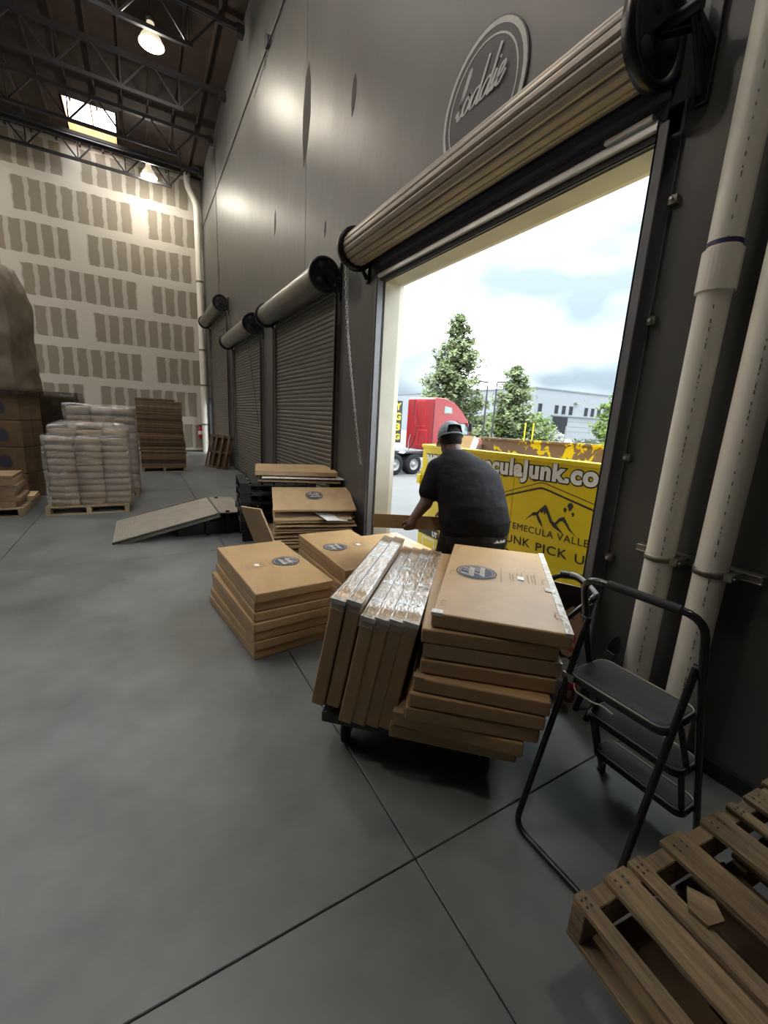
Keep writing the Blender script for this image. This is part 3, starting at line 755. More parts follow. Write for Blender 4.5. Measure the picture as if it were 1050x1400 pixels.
# platform cart
ct = empty('platform_cart', (1.39, 1.77, 0), math.atan2(-.676, .737)); tag(ct, 'low dark platform cart under the loaded brown cartons', 'cart')
MB().box((-.47, -.50, .165), (.47, .50, .2275), 'darksteel').build('deck', ct, .01, 2)
MB().box((-.50, -.45, .2275), (-.33, .48, .300), 'wooddark').build('pad_board', ct)
for sx in (-.36, .36):
    for sy in (-.38, .38):
        c = MB(); c.box((sx-.035, sy-.035, .15), (sx+.035, sy+.035, .165), 'zinc'); c.bar((sx-.026, sy, .155), (sx-.026, sy-.02, .062), .005, .05, 'zinc', (0, 1, 0)); c.bar((sx+.026, sy, .155), (sx+.026, sy-.02, .062), .005, .05, 'zinc', (0, 1, 0)); cc = c.build('caster', ct)
        X = T(sx, sy-.02, .062) @ Matrix.Rotation(PI/2, 4, 'Y')
        MB().lathe([(.0001, -.018), (.05, -.018), (.062, -.012), (.062, .012), (.05, .018), (.0001, .018)], 'rubber', X, 20).build('wheel', cc)
# fold-up handle of the cart on its right side
inv = (Matrix.Translation(ct.location) @ Rz(ct.rotation_euler.z)).inverted()
hp = [V(p) for p in ((1.83, 1.36, .2), (1.96, 1.52, .62), (2.005, 1.50, .80), (2.03, 1.42, .885), (2.055, 1.335, .895), (2.045, 1.245, .868), (2.02, 1.185, .845), (1.93, 1.20, .80), (1.80, 1.235, .70), (1.70, 1.20, .2))]
hb = MB(); hb.tube([inv @ p for p in rounded(hp, .05)], .0135, 'blackgloss', 12); ho = hb.build('fold_handle', ct)
gp = MB(); gp.tube([inv @ p for p in rounded([hp[3], hp[4], hp[5], hp[6], V((1.985, 1.19, .825))], .03)], .021, 'blackgloss', 12); gp.build('hand_grip', ho)
gb = MB(); gb.tube([inv @ (p+V((-.014, -.006, .012))) for p in rounded([hp[4]*.6+hp[3]*.4, hp[4], hp[5], hp[6]], .03)], .0125, 'greyplastic', 10); gb.build('grey_strap', ho)

# ---------------------------------------------------------------- step stool
ss = empty('step_stool', (1.6, .745, 0)); tag(ss, 'black folding three-step stool with ribbed treads and tall hoop handle', 'step stool')
o0 = V((1.6, .745, 0)); R0 = .0135
def loc(p): return V(p)-o0
yl, yr = .955, .532
fr = rounded([loc(p) for p in ((1.925, yl, .02), (1.605, yl, .82), (1.512, yl, 1.115), (1.525, yr, 1.125), (1.625, yr, .82), (1.94, yr, .02))], .075)
f = MB().tube(fr, R0, 'blackgloss', 14).build('front_frame', ss)
MB().tube([loc((1.517, yl-.10, 1.119)), loc((1.521, yr+.07, 1.124))], .0165, 'rubber', 14).build('foam_grip', f)
for y in (yl, yr): MB().lathe([(.017, 0), (.019, .004), (.0175, .05), (.0001, .05)], 'rubber', T(*loc((1.93, y, 0))), 12).build('rubber_foot', f)
rr = rounded([loc(p) for p in ((1.556, yl-.022, .935), (1.297, yl-.012, .014), (1.305, yr+.012, .014), (1.60, yr+.022, .915))], .06)
MB().tube(rr, .0125, 'blackgloss', 14).build('rear_frame', ss)
for y, x in ((yl-.01, 1.556), (yr+.01, 1.60)): MB().tube([loc((x, y-.02, .93)), loc((x, y+.02, .93))], .007, 'darksteel', 8).build('pivot_bolt', ss)
def step(z, xa, xb, ya, yb, nm, fl_=0):
    o = empty(nm); o.parent = ss; o.location = loc((0, 0, 0))
    def rr_(x0, x1, y0, y1, r):
        P = []
        for cx, cy, a0 in ((x1-r, y1-r, 0), (x0+r, y1-r, PI/2), (x0+r, y0+r, PI), (x1-r, y0+r, 1.5*PI)):
            P += arc((cx, cy), r, a0, a0+PI/2, 5)
        return P
    b = MB().prism(rr_(xa, xb, ya, yb, .04), z-.03, z-.006, 'blackgloss').build('tray', o, .004, 2)
    m = MB().prism(rr_(xa+.012, xb-.012, ya+.012, yb-.012, .035), z-.006, z-.001, 'tread').build('tread', o)
    g = MB(); k = int((xb-xa-.04)/.0085)
    for i in range(k):
        x = xa+.02+i*.0085
        ins = .0 if .04 < x-xa < (xb-xa-.04) else .02
        g.box((x, ya+.018+ins, z-.001), (x+.0042, yb-.018-ins, z+.0012), 'rib')
    tr_ = g.build('tread_rib', o); tr_['kind'] = 'stuff'
    P = rr_(xa+.008, xb-.008, ya+.008, yb-.008, .038); MB().tube([(p[0], p[1], z-.003) for p in P], .004, 'zinc', 6, closed=True).build('tread_rim', o)
    return o
s1 = step(.70, 1.487, 1.745, .557, .950, 'platform')
step(.455, 1.665, 1.835, .545, .945, 'middle_step')
step(.215, 1.775, 1.925, .545, .945, 'bottom_step')
# release bar under the platform edge, plus stays
MB().tube([loc(p) for p in rounded([(1.478, .90, .675), (1.462, .88, .655), (1.462, .80, .655), (1.470, .77, .662), (1.462, .72, .66)], .012)], .004, 'zinc', 8).build('release_bar', ss)
MB().box(loc((1.474, .905, .668)), loc((1.482, .955, .700)), 'zinc').build('corner_plate', ss)
for y in (yl-.025, yr+.025):
    MB().bar(loc((1.70, y, .44)), loc((1.80, y, .20)), .006, .022, 'blackgloss', (0, 1, 0)).build('stay', ss)
    MB().bar(loc((1.60, y, .68)), loc((1.74, y, .44)), .006, .022, 'blackgloss', (0, 1, 0)).build('stay', ss)

# ---------------------------------------------------------------- wooden pallet at the lower right (stacked)
def pallet(x0, y0, z0, w, l, boards, m='wood', label='', rz=0, group=None, name='wooden_pallet', h=.14):
    """w along x, l along y (boards run along y); boards = list of (x0, width)"""
    o = empty(name, (x0, y0, z0), rz); tag(o, label, 'pallet', group)
    for yy in (.0, -l/2+.02, -l+.045):
        MB().box((0, yy-.045, .018), (w, yy, h-.019), m).build('stringer', o, .003, 1)
    for k, (bx, bw) in enumerate(boards):
        q = MB().box((bx, -l-random.uniform(0, .01), h-.019), (bx+bw, random.uniform(.0, .012), h), m).build('deck_board', o, .003, 1)
    for bx in (0, w/2-.05, w-.09):
        MB().box((bx, -l, 0), (bx+.09, 0, .018), m).build('bottom_board', o, .002, 1)
    return o
random.seed(4)
wp = pallet(.968, .487, .28, 1.2, 1.02, [(0, .045), (.125, .09), (.235, .05), (.395, .105), (.60, .105), (.755, .045), (.86, .10), (1.01, .1), (1.12, .08)], 'wood', 'weathered wooden pallet at the lower right with gaps between its boards', math.radians(-5.5))
for bx, bw in ((0, .045), (.125, .09), (.235, .05), (.395, .105), (.60, .105), (.755, .045), (.86, .10)):
    q = MB()
    for yy in (-.012, -.03, -.53):
        for dx in (.25, .6): q.tube([(bx+bw*dx, yy-.008, .139), (bx+bw*dx, yy-.008, .1412)], .004, 'ink', 6)
    q.build('nail', wp)['kind'] = 'stuff'
ch = MB().prism([(0, 0), (.07, .012), (.082, -.05), (.035, -.075), (-.012, -.045)], 0, .012, 'wood', Matrix()).build('wood_scrap'); ch.location = (1.215, .31, .421); ch.rotation_euler = (0, .03, .3)
tag(ch, 'small flat wood chip lying on the pallet boards', 'wood scrap')
for k, z in enumerate((.14, 0)):
    pallet((1.10, 1.0)[k], (.43, .27)[k], z, 1.2, 1.02, [(0, .09), (.15, .09), (.3, .09), (.45, .09), (.6, .09), (.75, .09), (.9, .09), (1.08, .1)], 'wooddark', 'dark worn pallet, %s under the weathered pallet' % ('second' if k == 0 else 'lowest'), math.radians(-7))

# red cup, bolt cutter, poster
cp = empty('paper_cup', (2.262, 1.40, 0)); tag(cp, 'small red paper cup on the floor behind the step stool', 'cup')
MB().lathe([(.0001, .003), (.028, .003), (.030, 0), (.040, .115), (.0425, .115), (.0425, .119), (.0385, .119), (.036, .1), (.028, .01), (.0001, .008)], 'cupred', n=24).build('cup_wall', cp)
b = MB(); random.seed(2)
for k in range(6):
    for j in range(4):
        a = PI+.35+k*.12; z = .04+j*.015; r = .0305+z*.087+.0008
        b.bar((r*math.cos(a), r*math.sin(a), z), (r*math.cos(a), r*math.sin(a), z+random.uniform(.003, .008)), .003, .001, 'sticker')
b.build('printed_text', cp)['kind'] = 'stuff'
bc = empty('bolt_cutter', (2.212, 1.275, 0)); tag(bc, 'black bolt cutter leaning head up against the white pipe', 'bolt cutter')
e0 = V((.018, -.135, .60)); dirv = e0.normalized(); sd = V((.25, .97, 0)).normalized()
for s in (-1, 1):
    b = MB(); b.tube(smooth_path([sd*s*.045, sd*s*.05+dirv*.2, sd*s*.035+dirv*.36, sd*s*.012+dirv*.45]), .0105, 'black', 10)
    h_ = b.build('handle', bc); MB().tube([sd*s*.045, sd*s*.05+dirv*.16], .016, 'rubber', 10).build('grip', h_)
    MB().prism([(0, 0), (.028, .02), (.036, .07), (.022, .12), (.003, .145), (.005, .1)], -.008, .008, 'black', frame(dirv*.46, sd*s, dirv)).build('jaw', bc, .002, 1)
MB().box((-.03, -.02, -.012), (.03, .05, .012), 'darksteel', frame(dirv*.44, sd, dirv)).build('pivot_plate', bc, .002, 1)

ps = empty('face_poster'); tag(ps, 'printed poster of a dark haired face leaning by the door jamb', 'poster')
ps.matrix_world = frame((2.19, 1.60, 0), V((.135, -.23, 0)), V((.03, .018, 1)))
PW, PH = .275, .74
MB().box((0, 0, -.012), (PW, PH, 0), 'kraft').build('board', ps)
MT['pp_grey'] = mat('poster_grey', (.30, .31, .32), .45, var=.05); MT['pp_hair'] = mat('poster_hair', (.022, .018, .018), .4); MT['pp_skin'] = mat('poster_skin', (.78, .47, .33), .45, var=.06, scale=4); MT['pp_lip'] = mat('poster_lip', (.62, .13, .13), .45, var=0); MT['pp_white'] = mat('poster_white', (.72, .74, .76), .45)
b = MB(); z = .001
def pf(pts, m, z): b.add([((x if m == 'pp_grey' or len(pts) == 7 else .38+.80*x)*PW, (y if len(pts) == 7 or m == 'pp_grey' else .20+.80*y)*PH, z) for x, y in pts], [tuple(range(len(pts)))], m)
pf([(0,0),(1,0),(1,1),(0,1)], 'pp_grey', .0006)
pf([(0,.24),(.74,.24),(.84,.4),(.90,.70),(.96,.86),(.97,1),(0,1)], 'pp_hair', .0010)
pf([(0,.30),(.12,.22),(.30,.20),(.45,.26),(.56,.40),(.60,.52),(.52,.66),(.38,.76),(.2,.78),(0,.7)], 'pp_skin', .0014)
pf([(.0,-.1),(.6,-.1),(.55,.14),(.25,.19),(0,.16)], 'pp_white', .0014)
pf([(.18,.285),(.36,.265),(.46,.29),(.36,.33),(.28,.325)], 'pp_lip', .0018)
pf([(.10,.56),(.20,.585),(.30,.56),(.20,.545)], 'pp_white', .0018); pf([(.17,.547),(.23,.547),(.23,.582),(.17,.582)], 'pp_hair', .0022)
pf([(.05,.62),(.20,.66),(.34,.63),(.20,.64)], 'pp_hair', .0018)
pf([(.34,.38),(.40,.37),(.43,.40),(.37,.50)], 'pp_lip', .0016)
pf([(.52,.86),(.62,.83),(.72,.87),(.80,.93),(.66,.92),(.58,.90)], 'pp_skin', .0016)
b.build('face_print', ps)

# ---------------------------------------------------------------- heap of flattened cartons by the doorway, black plastic pallets, ramp
random.seed(21)
def sheet(loc, rot, sx, sy, th, label, group, logo=False, m='cardtop', warp=.012, name='flattened_carton'):
    o = empty(name, loc); o.rotation_euler = rot; tag(o, label, 'cardboard sheet', group)
    b = MB(); nx, ny = 8, 6; vs = []
    ph = random.uniform(0, 6)
    for zz in (0, th):
        for j in range(ny+1):
            for i in range(nx+1):
                x, y = sx*(i/nx-.5), sy*(j/ny-.5); vs.append((x, y, zz+warp*math.sin(3*x/sx+ph)*math.cos(2.5*y/sy+ph*.7)))
    q = (nx+1)*(ny+1); fs = []
    for j in range(ny):
        for i in range(nx):
            a = j*(nx+1)+i; fs += [(a, a+nx+1, a+nx+2, a+1), (q+a, q+a+1, q+a+nx+2, q+a+nx+1)]
    for i in range(nx): fs += [(i, i+1, q+i+1, q+i), (ny*(nx+1)+i+1, ny*(nx+1)+i, q+ny*(nx+1)+i, q+ny*(nx+1)+i+1)]
    for j in range(ny): fs += [((j+1)*(nx+1), j*(nx+1), q+j*(nx+1), q+(j+1)*(nx+1)), (j*(nx+1)+nx, (j+1)*(nx+1)+nx, q+(j+1)*(nx+1)+nx, q+j*(nx+1)+nx)]
    b.add(vs, fs, m).build('board', o)
    if logo:
        me = link('logo_print', LOGO, o); me.rotation_euler = (0, 0, -PI/2); me.location = (-.01, -.06, th-BT+.006)
    return o
ang = math.atan2(-.25, 1.05)
xd = V((math.cos(ang), math.sin(ang), 0)); yd = V((-math.sin(ang), math.cos(ang), 0))
fc = V((1.80, 4.72, 0))
z = 0.004; C9 = ['lowest', 'second from the bottom', 'third from the bottom', 'fourth from the bottom', 'fifth from the bottom', 'sixth from the bottom', 'seventh from the bottom', 'eighth from the bottom', 'ninth from the bottom', 'tenth from the bottom', 'eleventh from the bottom']
ths = [.014, .014, .018, .014, .016, .014, .018, .020, .016, .018, .016]
for i, th in enumerate(ths):
    c = fc+xd*random.uniform(-.03, .03)+yd*(.34+random.uniform(-.03, .03))
    dz = .0
    sheet((c.x, c.y, z), (random.uniform(0, .03), random.uniform(-.012, .012), ang+random.uniform(-.035, .035)), 1.0+random.uniform(-.05, .03), .62, th, 'flattened carton, %s below the logo sheet by the jamb' % C9[i], 'flattened cartons in the heap by the jamb', m=random.choice(['cardtop', 'cardtop', 'carddark']))
    z += th+.0265
c = fc+yd*.36+xd*.015
sheet((c.x, c.y, .615), (.32, .0, ang), 1.03, .60, .024, 'flattened brown carton with round dark logo, tilted on the heap by the jamb', 'flattened cartons in the heap by the jamb', True, warp=.004)
c = fc+yd*.12+xd*.20
pw = sheet((c.x, c.y, .452), (.10, .06, ang+.35), .30, .42, .004, 'white plastic sheet sticking out of the flattened carton heap', None, m='sticker', warp=.01, name='plastic_sheet')
c = fc+yd*.40
sheet((c.x+.02, c.y, .50), (.26, .0, ang+.01), 1.0, .60, .014, 'flattened brown carton directly under the tilted logo sheet by the jamb', 'flattened cartons in the heap by the jamb', m='carddark', warp=.004)
for k, (dy, dx, zz, sy, th, m, lb) in enumerate(((1.02, -.12, .80, .75, .02, 'carddark', 'dark flattened carton under the two top ones at the back of the heap'), (1.02, -.08, .845, .72, .012, 'sticker', 'pale flattened sheet second from the top at the back of the heap'), (1.06, -.16, .885, .70, .055, 'cardtop', 'thick brown carton lying on top at the back of the heap'))):
    c = fc+yd*dy+xd*dx
    sheet((c.x, c.y, zz), (.03, .008, ang+(-.02, .02, .0)[k]), 1.1, sy, th, lb, 'flattened cartons at the back of the heap', m=m, warp=.006)
# black plastic pallets
for k in range(6):
    o = empty('plastic_pallet', (1.62+random.uniform(-.015, .015), 5.86+random.uniform(-.02, .02), k*.131), random.uniform(-.02, .02)+ang*.5); tag(o, 'black plastic pallet behind the cardboard heap, %s of six stacked' % ordn(k, 6), 'pallet', 'stacked black plastic pallets')
    b = MB()
    for i in range(7): b.box((-.5+i*.148, -.42, .11), (-.5+i*.148+.11, .42, .13), 'plastic')
    for j in (-.4, 0, .36): b.box((-.5, j-.02, .095), (.5, j+.06, .11), 'plastic')
    b.build('deck', o)
    for i in (-.47, 0, .40):
        for j in (-.4, -.03, .34): MB().box((i-.03, j, .012), (i+.1, j+.08, .095), 'plastic').build('block', o)
    for j in (-.4, 0, .36): MB().box((-.5, j-.02, 0), (.5, j+.06, .012), 'plastic').build('runner', o)
sh = sheet((1.16, 4.92, .30), (1.25, .12, PI/2+.25), .5, .6, .02, 'flattened brown carton leaning on the left side of the heap', None, m='cardtop', warp=.01)
# dock ramp
rp = empty('dock_ramp'); tag(rp, 'grey tread plate ramp sloping up to the black pallets', 'ramp')
rp.matrix_world = frame((-.39, 5.88, .012), V((1.245, 0, .30)), V((0, 1, 0)))
LR, WR = 1.29, 1.24
b = MB().box((0, 0, -.012), (LR, WR, 0), 'ramp'); b.build('plate', rp)
b = MB()
for i in range(38):
    x = .02+i*.0335; b.box((x, .03, 0), (x+.014, WR-.03, .006), 'ramp')
tr_ = b.build('tread_rib', rp); tr_['kind'] = 'stuff'
for y in (0, WR-.03): MB().box((.0, y, -.05), (LR, y+.03, .012), 'zinc').build('side_rail', rp)
lp_ = MB(); Xl = T(LR, 0, 0) @ Matrix.Rotation(math.radians(15), 4, 'Y'); lp_.box((0, .05, -.01), (.36, WR-.05, .002), 'ramp', Xl).build('lip', rp)
MB().tube([(LR, .02, .004), (LR, WR-.02, .004)], .014, 'zinc', 10).build('hinge', rp)
lg = MB(); iv = rp.matrix_world.inverted()
for x in (.72, .98):
    for y in (5.98, 7.0): lg.bar(iv @ V((x, y, 0)), iv @ V((x, y, (x+.39)*.24-.0)), .05, .05, 'black')
    lg.bar(iv @ V((x, 5.98, .05)), iv @ V((x, 7.0, .05)), .04, .04, 'black')
lg.build('support_frame', rp)
MB().prism([(.35, .004), (1.22, .004), (1.22, .245), (.35, .12)], 0, .95, 'plastic', iv @ frame((-.39+.39, 6.95, 0), (1, 0, 0), (0, 0, 1))).build('shade_block', rp)  # black block added to stand in for the shade beneath the ramp

# ---------------------------------------------------------------- leaning pallets by the far door
for k, (y0, lb) in enumerate(((12.95, 'dark wooden pallet standing on edge against the wall, left of two by the far door'), (12.78, 'dark wooden pallet standing on edge against the wall, right of two by the far door'))):
    o = empty('leaning_pallet'); tag(o, lb, 'pallet', 'pallets leaning by the far door')
    o.matrix_world = frame((1.90+.13*k, y0-.05*k, .0), V((-.38, 1, 0)), V((.22, .085, 1)))
    for i in range(7): MB().box((i*.115, 0, .10), (.09+i*.115, 1.0, .118), 'wooddark').build('deck_board', o)
    for x in (0, .46, .92): MB().box((0, x, .018), (.78, x+.06, .10), 'wooddark').build('stringer', o)
    for i in (0, .34, .68): MB().box((i, 0, 0), (i+.1, 1.0, .018), 'wooddark').build('bottom_board', o)

# ---------------------------------------------------------------- wrapped pallets
def small_pallet(x0, y0, w, l, label, m='woodpale'):
    o = empty('wooden_pallet', (x0, y0, 0)); tag(o, label, 'pallet')
    for i in range(7): MB().box((0, i*l/7, .11), (w, i*l/7+l/7-.035, .128), m).build('deck_board', o)
    for x in (.0, w/2-.03, w-.06): MB().box((x, 0, .018), (x+.06, l, .11), m).build('stringer', o)
    for i in (0, l/2-.05, l-.1): MB().box((0, i, 0), (w, i+.1, .018), m).build('bottom_board', o)
    return o
small_pallet(-1.31, 7.74, 1.07, 1.0, 'pale wooden pallet under the small film wrapped cartons')
KW, KD, KH = .345, .30, .1035
def pillow_mesh(w_, d_, h_):
    b = MB(); bm = bmesh.new(); bmesh.ops.create_cube(bm, size=1); bmesh.ops.bevel(bm, geom=bm.edges[:], offset=.055, segments=2, affect='EDGES')
    vs = [V((v.co.x*w_, v.co.y*d_, (v.co.z+.5)*h_)) for v in bm.verts]; bm.verts.index_update(); fs = [[v.index for v in f.verts] for f in bm.faces]; bm.free()
    return b.add(vs, fs, 'carton', True).mesh('carton')
KM = pillow_mesh(KW-.012, KD-.008, KH-.007)
random.seed(31)
rown = ['front', 'middle', 'back']; coln = ['left', 'centre', 'right']
nlay = {(0, 0): 10, (1, 0): 10, (2, 0): 10, (0, 1): 11, (1, 1): 11, (2, 1): 11, (0, 2): 11, (1, 2): 12, (2, 2): 11}
for (i, j), n in nlay.items():
    for k in range(n):
        if 0 < j and i < 2 and k < n-2 and not j == 2: continue
        if j == 2 and i < 2 and k < n-2: continue
        o = bpy.data.objects.new('small_carton', KM); COL.objects.link(o)
        bul = .015*math.sin(PI*k/10)
        o.location = (-1.235+KW/2+i*KW+random.uniform(-.006, .006), 7.80+KD/2+j*KD+random.uniform(-.008, .004)-(bul if j == 0 else 0), .13+k*KH); o.rotation_euler = (0, 0, random.uniform(-.012, .012))
        lay = 'top layer' if k == n-1 else ('layer %s up' % NUM[k])
        tag(o, 'pale carton on the front wrapped pallet, %s row, %s column, %s' % (rown[j], coln[i], lay), 'box', 'cartons on the front wrapped pallet')
b = MB(); crumple(b, (-1.27, 7.765, .10), (-.165, 8.73, 1.20), 14, .018, 'film', 3.1)
fw_ = b.build('stretch_wrap'); tag(fw_, 'clear shiny stretch film around the front pallet of small cartons', 'plastic film')
b = MB(); crumple(b, (-1.22, 7.98, 1.19), (-.19, 8.72, 1.40), 10, .02, 'film', 8.1, taper=.25)
tag(b.build('stretch_wrap'), 'clear film stretched over the top of the front pallet of cartons', 'plastic film')
# second wrapped pallet behind
small_pallet(-1.16, 9.05, 1.07, 1.1, 'pale wooden pallet under the wrapped cartons standing second in line')
KM2 = pillow_mesh(.335, .345, .142)
for i in range(3):
    for j in range(3):
        n = 10
        for k in range(n):
            if k < 5 and (i < 2 or j == 1): continue
            if j == 1 and k < 9 and i < 2: continue
            o = bpy.data.objects.new('wrapped_carton', KM2); COL.objects.link(o)
            o.location = (-1.10+.17+i*.345+random.uniform(-.008, .008), 9.10+.175+j*.355, .13+k*.15+random.uniform(0, .001)); o.rotation_euler = (0, 0, random.uniform(-.02, .02))
            tag(o, 'silvery carton on the second pallet, %s row, %s column, %s' % (rown[j], coln[i], 'top layer' if k == n-1 else 'layer %s up' % NUM[k]), 'box', 'cartons on the second wrapped pallet')
b = MB(); crumple(b, (-1.13, 9.06, .10), (-.06, 10.2, 1.665), 14, .022, 'film', 5.7)
tag(b.build('stretch_wrap'), 'clear shiny stretch film around the second pallet of cartons', 'plastic film')
MT['darkfilm'] = mat('dark_film', (.055, .04, .03), .25, var=.3, bump=.9, bscale=6)
b = MB(); crumple(b, (-2.2, 10.35, .0), (-1.02, 11.4, 1.86), 12, .03, 'darkfilm', 1.7, taper=.05)
tag(b.build('wrapped_load'), 'dark brown film wrapped load behind the wrapped cartons', 'wrapped load')

# sheet stack
small_pallet(-.03, 12.46, 1.04, 1.1, 'pale wooden pallet under the tall stack of brown sheets')
random.seed(77); z = .130; i = 0; NS = 38
SM = {}
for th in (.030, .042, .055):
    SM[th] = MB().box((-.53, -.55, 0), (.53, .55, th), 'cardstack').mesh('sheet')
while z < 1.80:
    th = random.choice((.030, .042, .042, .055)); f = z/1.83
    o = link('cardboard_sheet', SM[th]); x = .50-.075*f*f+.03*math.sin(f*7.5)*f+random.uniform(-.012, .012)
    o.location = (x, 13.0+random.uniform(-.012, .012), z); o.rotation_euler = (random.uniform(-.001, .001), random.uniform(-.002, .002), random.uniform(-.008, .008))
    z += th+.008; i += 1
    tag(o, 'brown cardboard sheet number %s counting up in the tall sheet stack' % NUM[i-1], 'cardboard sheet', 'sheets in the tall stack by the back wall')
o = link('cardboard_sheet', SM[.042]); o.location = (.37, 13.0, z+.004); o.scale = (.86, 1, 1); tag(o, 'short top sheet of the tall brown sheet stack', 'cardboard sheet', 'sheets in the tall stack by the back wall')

# left pile: big cartons with dark round marks, paper-wrapped load above
tz = math.radians(-18.6)
def big_box(x, y, z, w_, d_, h_, label, mark=True):
    o = empty('big_carton', (x, y, z), tz); tag(o, label, 'box', 'big cartons at the left edge')
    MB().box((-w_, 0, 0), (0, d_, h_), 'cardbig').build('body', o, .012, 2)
    q = MB().box((-w_+.005, -.0015, h_*.96), (-.005, 0, h_*.97), 'greyink').box((.0, .01, h_*.5), (.0015, d_-.01, h_*.508), 'greyink'); q.build('flap_seam', o)
    if mark:
        b = MB(); X = frame((-.30, -.002, h_*.45), (1, 0, 0), (0, 0, 1)); disc(b, .10, 'logo', X, 24); ring(b, .108, .116, 'logo', X, 24)
        b.build('round_print', o)
    return o
R3 = Rz(tz)
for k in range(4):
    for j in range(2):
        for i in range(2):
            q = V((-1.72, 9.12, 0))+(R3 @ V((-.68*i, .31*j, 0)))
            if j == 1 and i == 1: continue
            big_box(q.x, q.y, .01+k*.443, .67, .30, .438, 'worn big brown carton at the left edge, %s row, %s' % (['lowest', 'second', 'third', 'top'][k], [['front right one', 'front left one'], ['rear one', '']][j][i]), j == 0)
b = MB(); X = T(-1.72, 9.12, 0) @ R3
crumple(b, (-1.45, -.02, 1.80), (.02, .68, 3.75), 26, .05, 'kraft', 2.4, taper=.22, X=X)
kp = b.build('paper_wrapped_load'); tag(kp, 'tall load wrapped in crumpled brown paper on the big cartons', 'wrapped load')
b = MB(); crumple(b, (-1.40, -.05, 1.76), (.05, .66, 1.83), 12, .02, 'darkfilm', 6.3, X=X)
tag(b.build('dark_film_sheet'), 'strip of dark film between the big cartons and the paper load', 'plastic film')
small_pallet(-2.75, 7.78, 1.18, 1.3, 'pale wooden pallet with a low pile of flat cartons at the left edge')
random.seed(55); z = .129
for k, (w_, d_, th) in enumerate(((.95, .62, .09), (.98, .65, .06), (.90, .6, .085), (.88, .6, .085), (.92, .62, .09), (.90, .62, .05))):
    o = empty('flat_carton', (-2.1+random.uniform(-.03, .03), 8.16+random.uniform(-.02, .02), z), random.uniform(-.04, .04)); tag(o, 'worn flat carton, %s in the low pile on the left pallet' % ordn(k, 6), 'box', 'flat cartons on the left pallet')
    MB().box((-w_/2, -d_/2, 0), (w_/2, d_/2, th), 'carddark').build('body', o, .006, 2); MB().box((-w_/2+.01, -d_/2-.0012, th*.5), (w_/2-.01, -d_/2, th*.5+.003), 'greyink').build('flap_seam', o)
    z += th+.002
o = sheet((-1.98, 8.82, .131), (0, 0, .03), .80, .46, .03, 'flat brown sheet behind the low pile on the left pallet', None, m='cardtop', warp=.002)
o = MB().box((-.05, -.03, 0), (.05, .03, .05), 'sticker').tube([(-.05, 0, .025), (-.09, 0, .025)], .022, 'sticker', 10).build('tape_dispenser'); o.location = (-1.95, 8.05, z+.001); tag(o, 'small shiny tape roll dispenser lying on the low carton pile', 'tape dispenser')

# ================================================================ THE MAN
man = empty('person', (2.12, 2.36, 0)); tag(man, 'man in black T-shirt and slate cap bending in the doorway holding a carton', 'person')
mo = V((2.12, 2.36, 0))
def rel(p): return V(p)-mo
def fuse(mb, name, voxel, sm=4, m=None, parent=man):
    o = mb.build(name, parent)
    r = o.modifiers.new('fuse', 'REMESH'); r.mode = 'VOXEL'; r.voxel_size = voxel; r.use_smooth_shade = True
    if sm:
        s = o.modifiers.new('soft', 'SMOOTH'); s.iterations = sm; s.factor = .5
    return o
hipL, hipR = V((2.05, 2.36, .86)), V((2.22, 2.20, .86))
kneeL, kneeR = V((2.10, 2.56, .47)), V((2.34, 2.38, .47))
ankL, ankR = V((2.02, 2.46, .09)), V((2.28, 2.22, .09))
pel = V((2.13, 2.27, .90)); wai = V((2.14, 2.34, 1.06)); chs = V((2.135, 2.44, 1.27)); nkb = V((2.125, 2.575, 1.455)); hd = V((2.135, 2.655, 1.562))
shL, elL, wrL = V((1.965, 2.565, 1.335)), V((1.855, 2.53, 1.085)), V((1.735, 2.50, .985))
shR, elR, wrR = V((2.245, 2.50, 1.325)), V((2.26, 2.67, 1.10)), V((2.20, 2.70, .985))
look = V((.25, .93, -.30)).normalized()     # the face looks out of the door and down
b = MB()
b.ball(rel(hd), (.078, .098, .115), 'skin', 18)
HX = frame(rel(hd), look.cross(V((0, 0, 1))), look)      # x right, y forward, z up
b.ball(HX @ V((0, .045, -.065)), (.058, .062, .055), 'skin', 14)     # jaw
b.capsule(HX @ V((0, .098, .0)), HX @ V((0, .118, -.03)), .012, .017, 'skin', 10)    # nose
for s in (-1, 1):
    b.ball(HX @ V((s*.084, -.005, -.012)), (.013, .022, .034), 'skin', 10)           # ears
    b.ball(HX @ V((s*.033, .088, .012)), (.016, .010, .010), 'skin', 8)              # brow and lids
b.capsule(HX @ V((-.022, .098, -.062)), HX @ V((.022, .098, -.062)), .009, .009, 'skin', 8)  # mouth
b.capsule(rel(nkb+V((0, -.02, -.03))), rel(hd+V((0, -.02, -.05))), .072, .066, 'skin')
b.capsule(rel(chs), rel(nkb+V((0, 0, -.03))), .12, .07, 'skin'); b.capsule(rel(pel), rel(chs), .15, .13, 'skin')
for a_, e_, w_, h_, kn, an in ((shL, elL, wrL, hipL, kneeL, ankL), (shR, elR, wrR, hipR, kneeR, ankR)):
    b.capsule(rel(nkb+V((0, 0, -.09))), rel(a_), .06, .06, 'skin')
    b.capsule(rel(a_), rel(e_), .066, .051, 'skin'); b.capsule(rel(e_), rel(w_), .052, .033, 'skin')
    b.capsule(rel(pel), rel(h_), .13, .11, 'skin'); b.capsule(rel(h_), rel(kn), .105, .072, 'skin'); b.capsule(rel(kn), rel(an), .068, .045, 'skin')
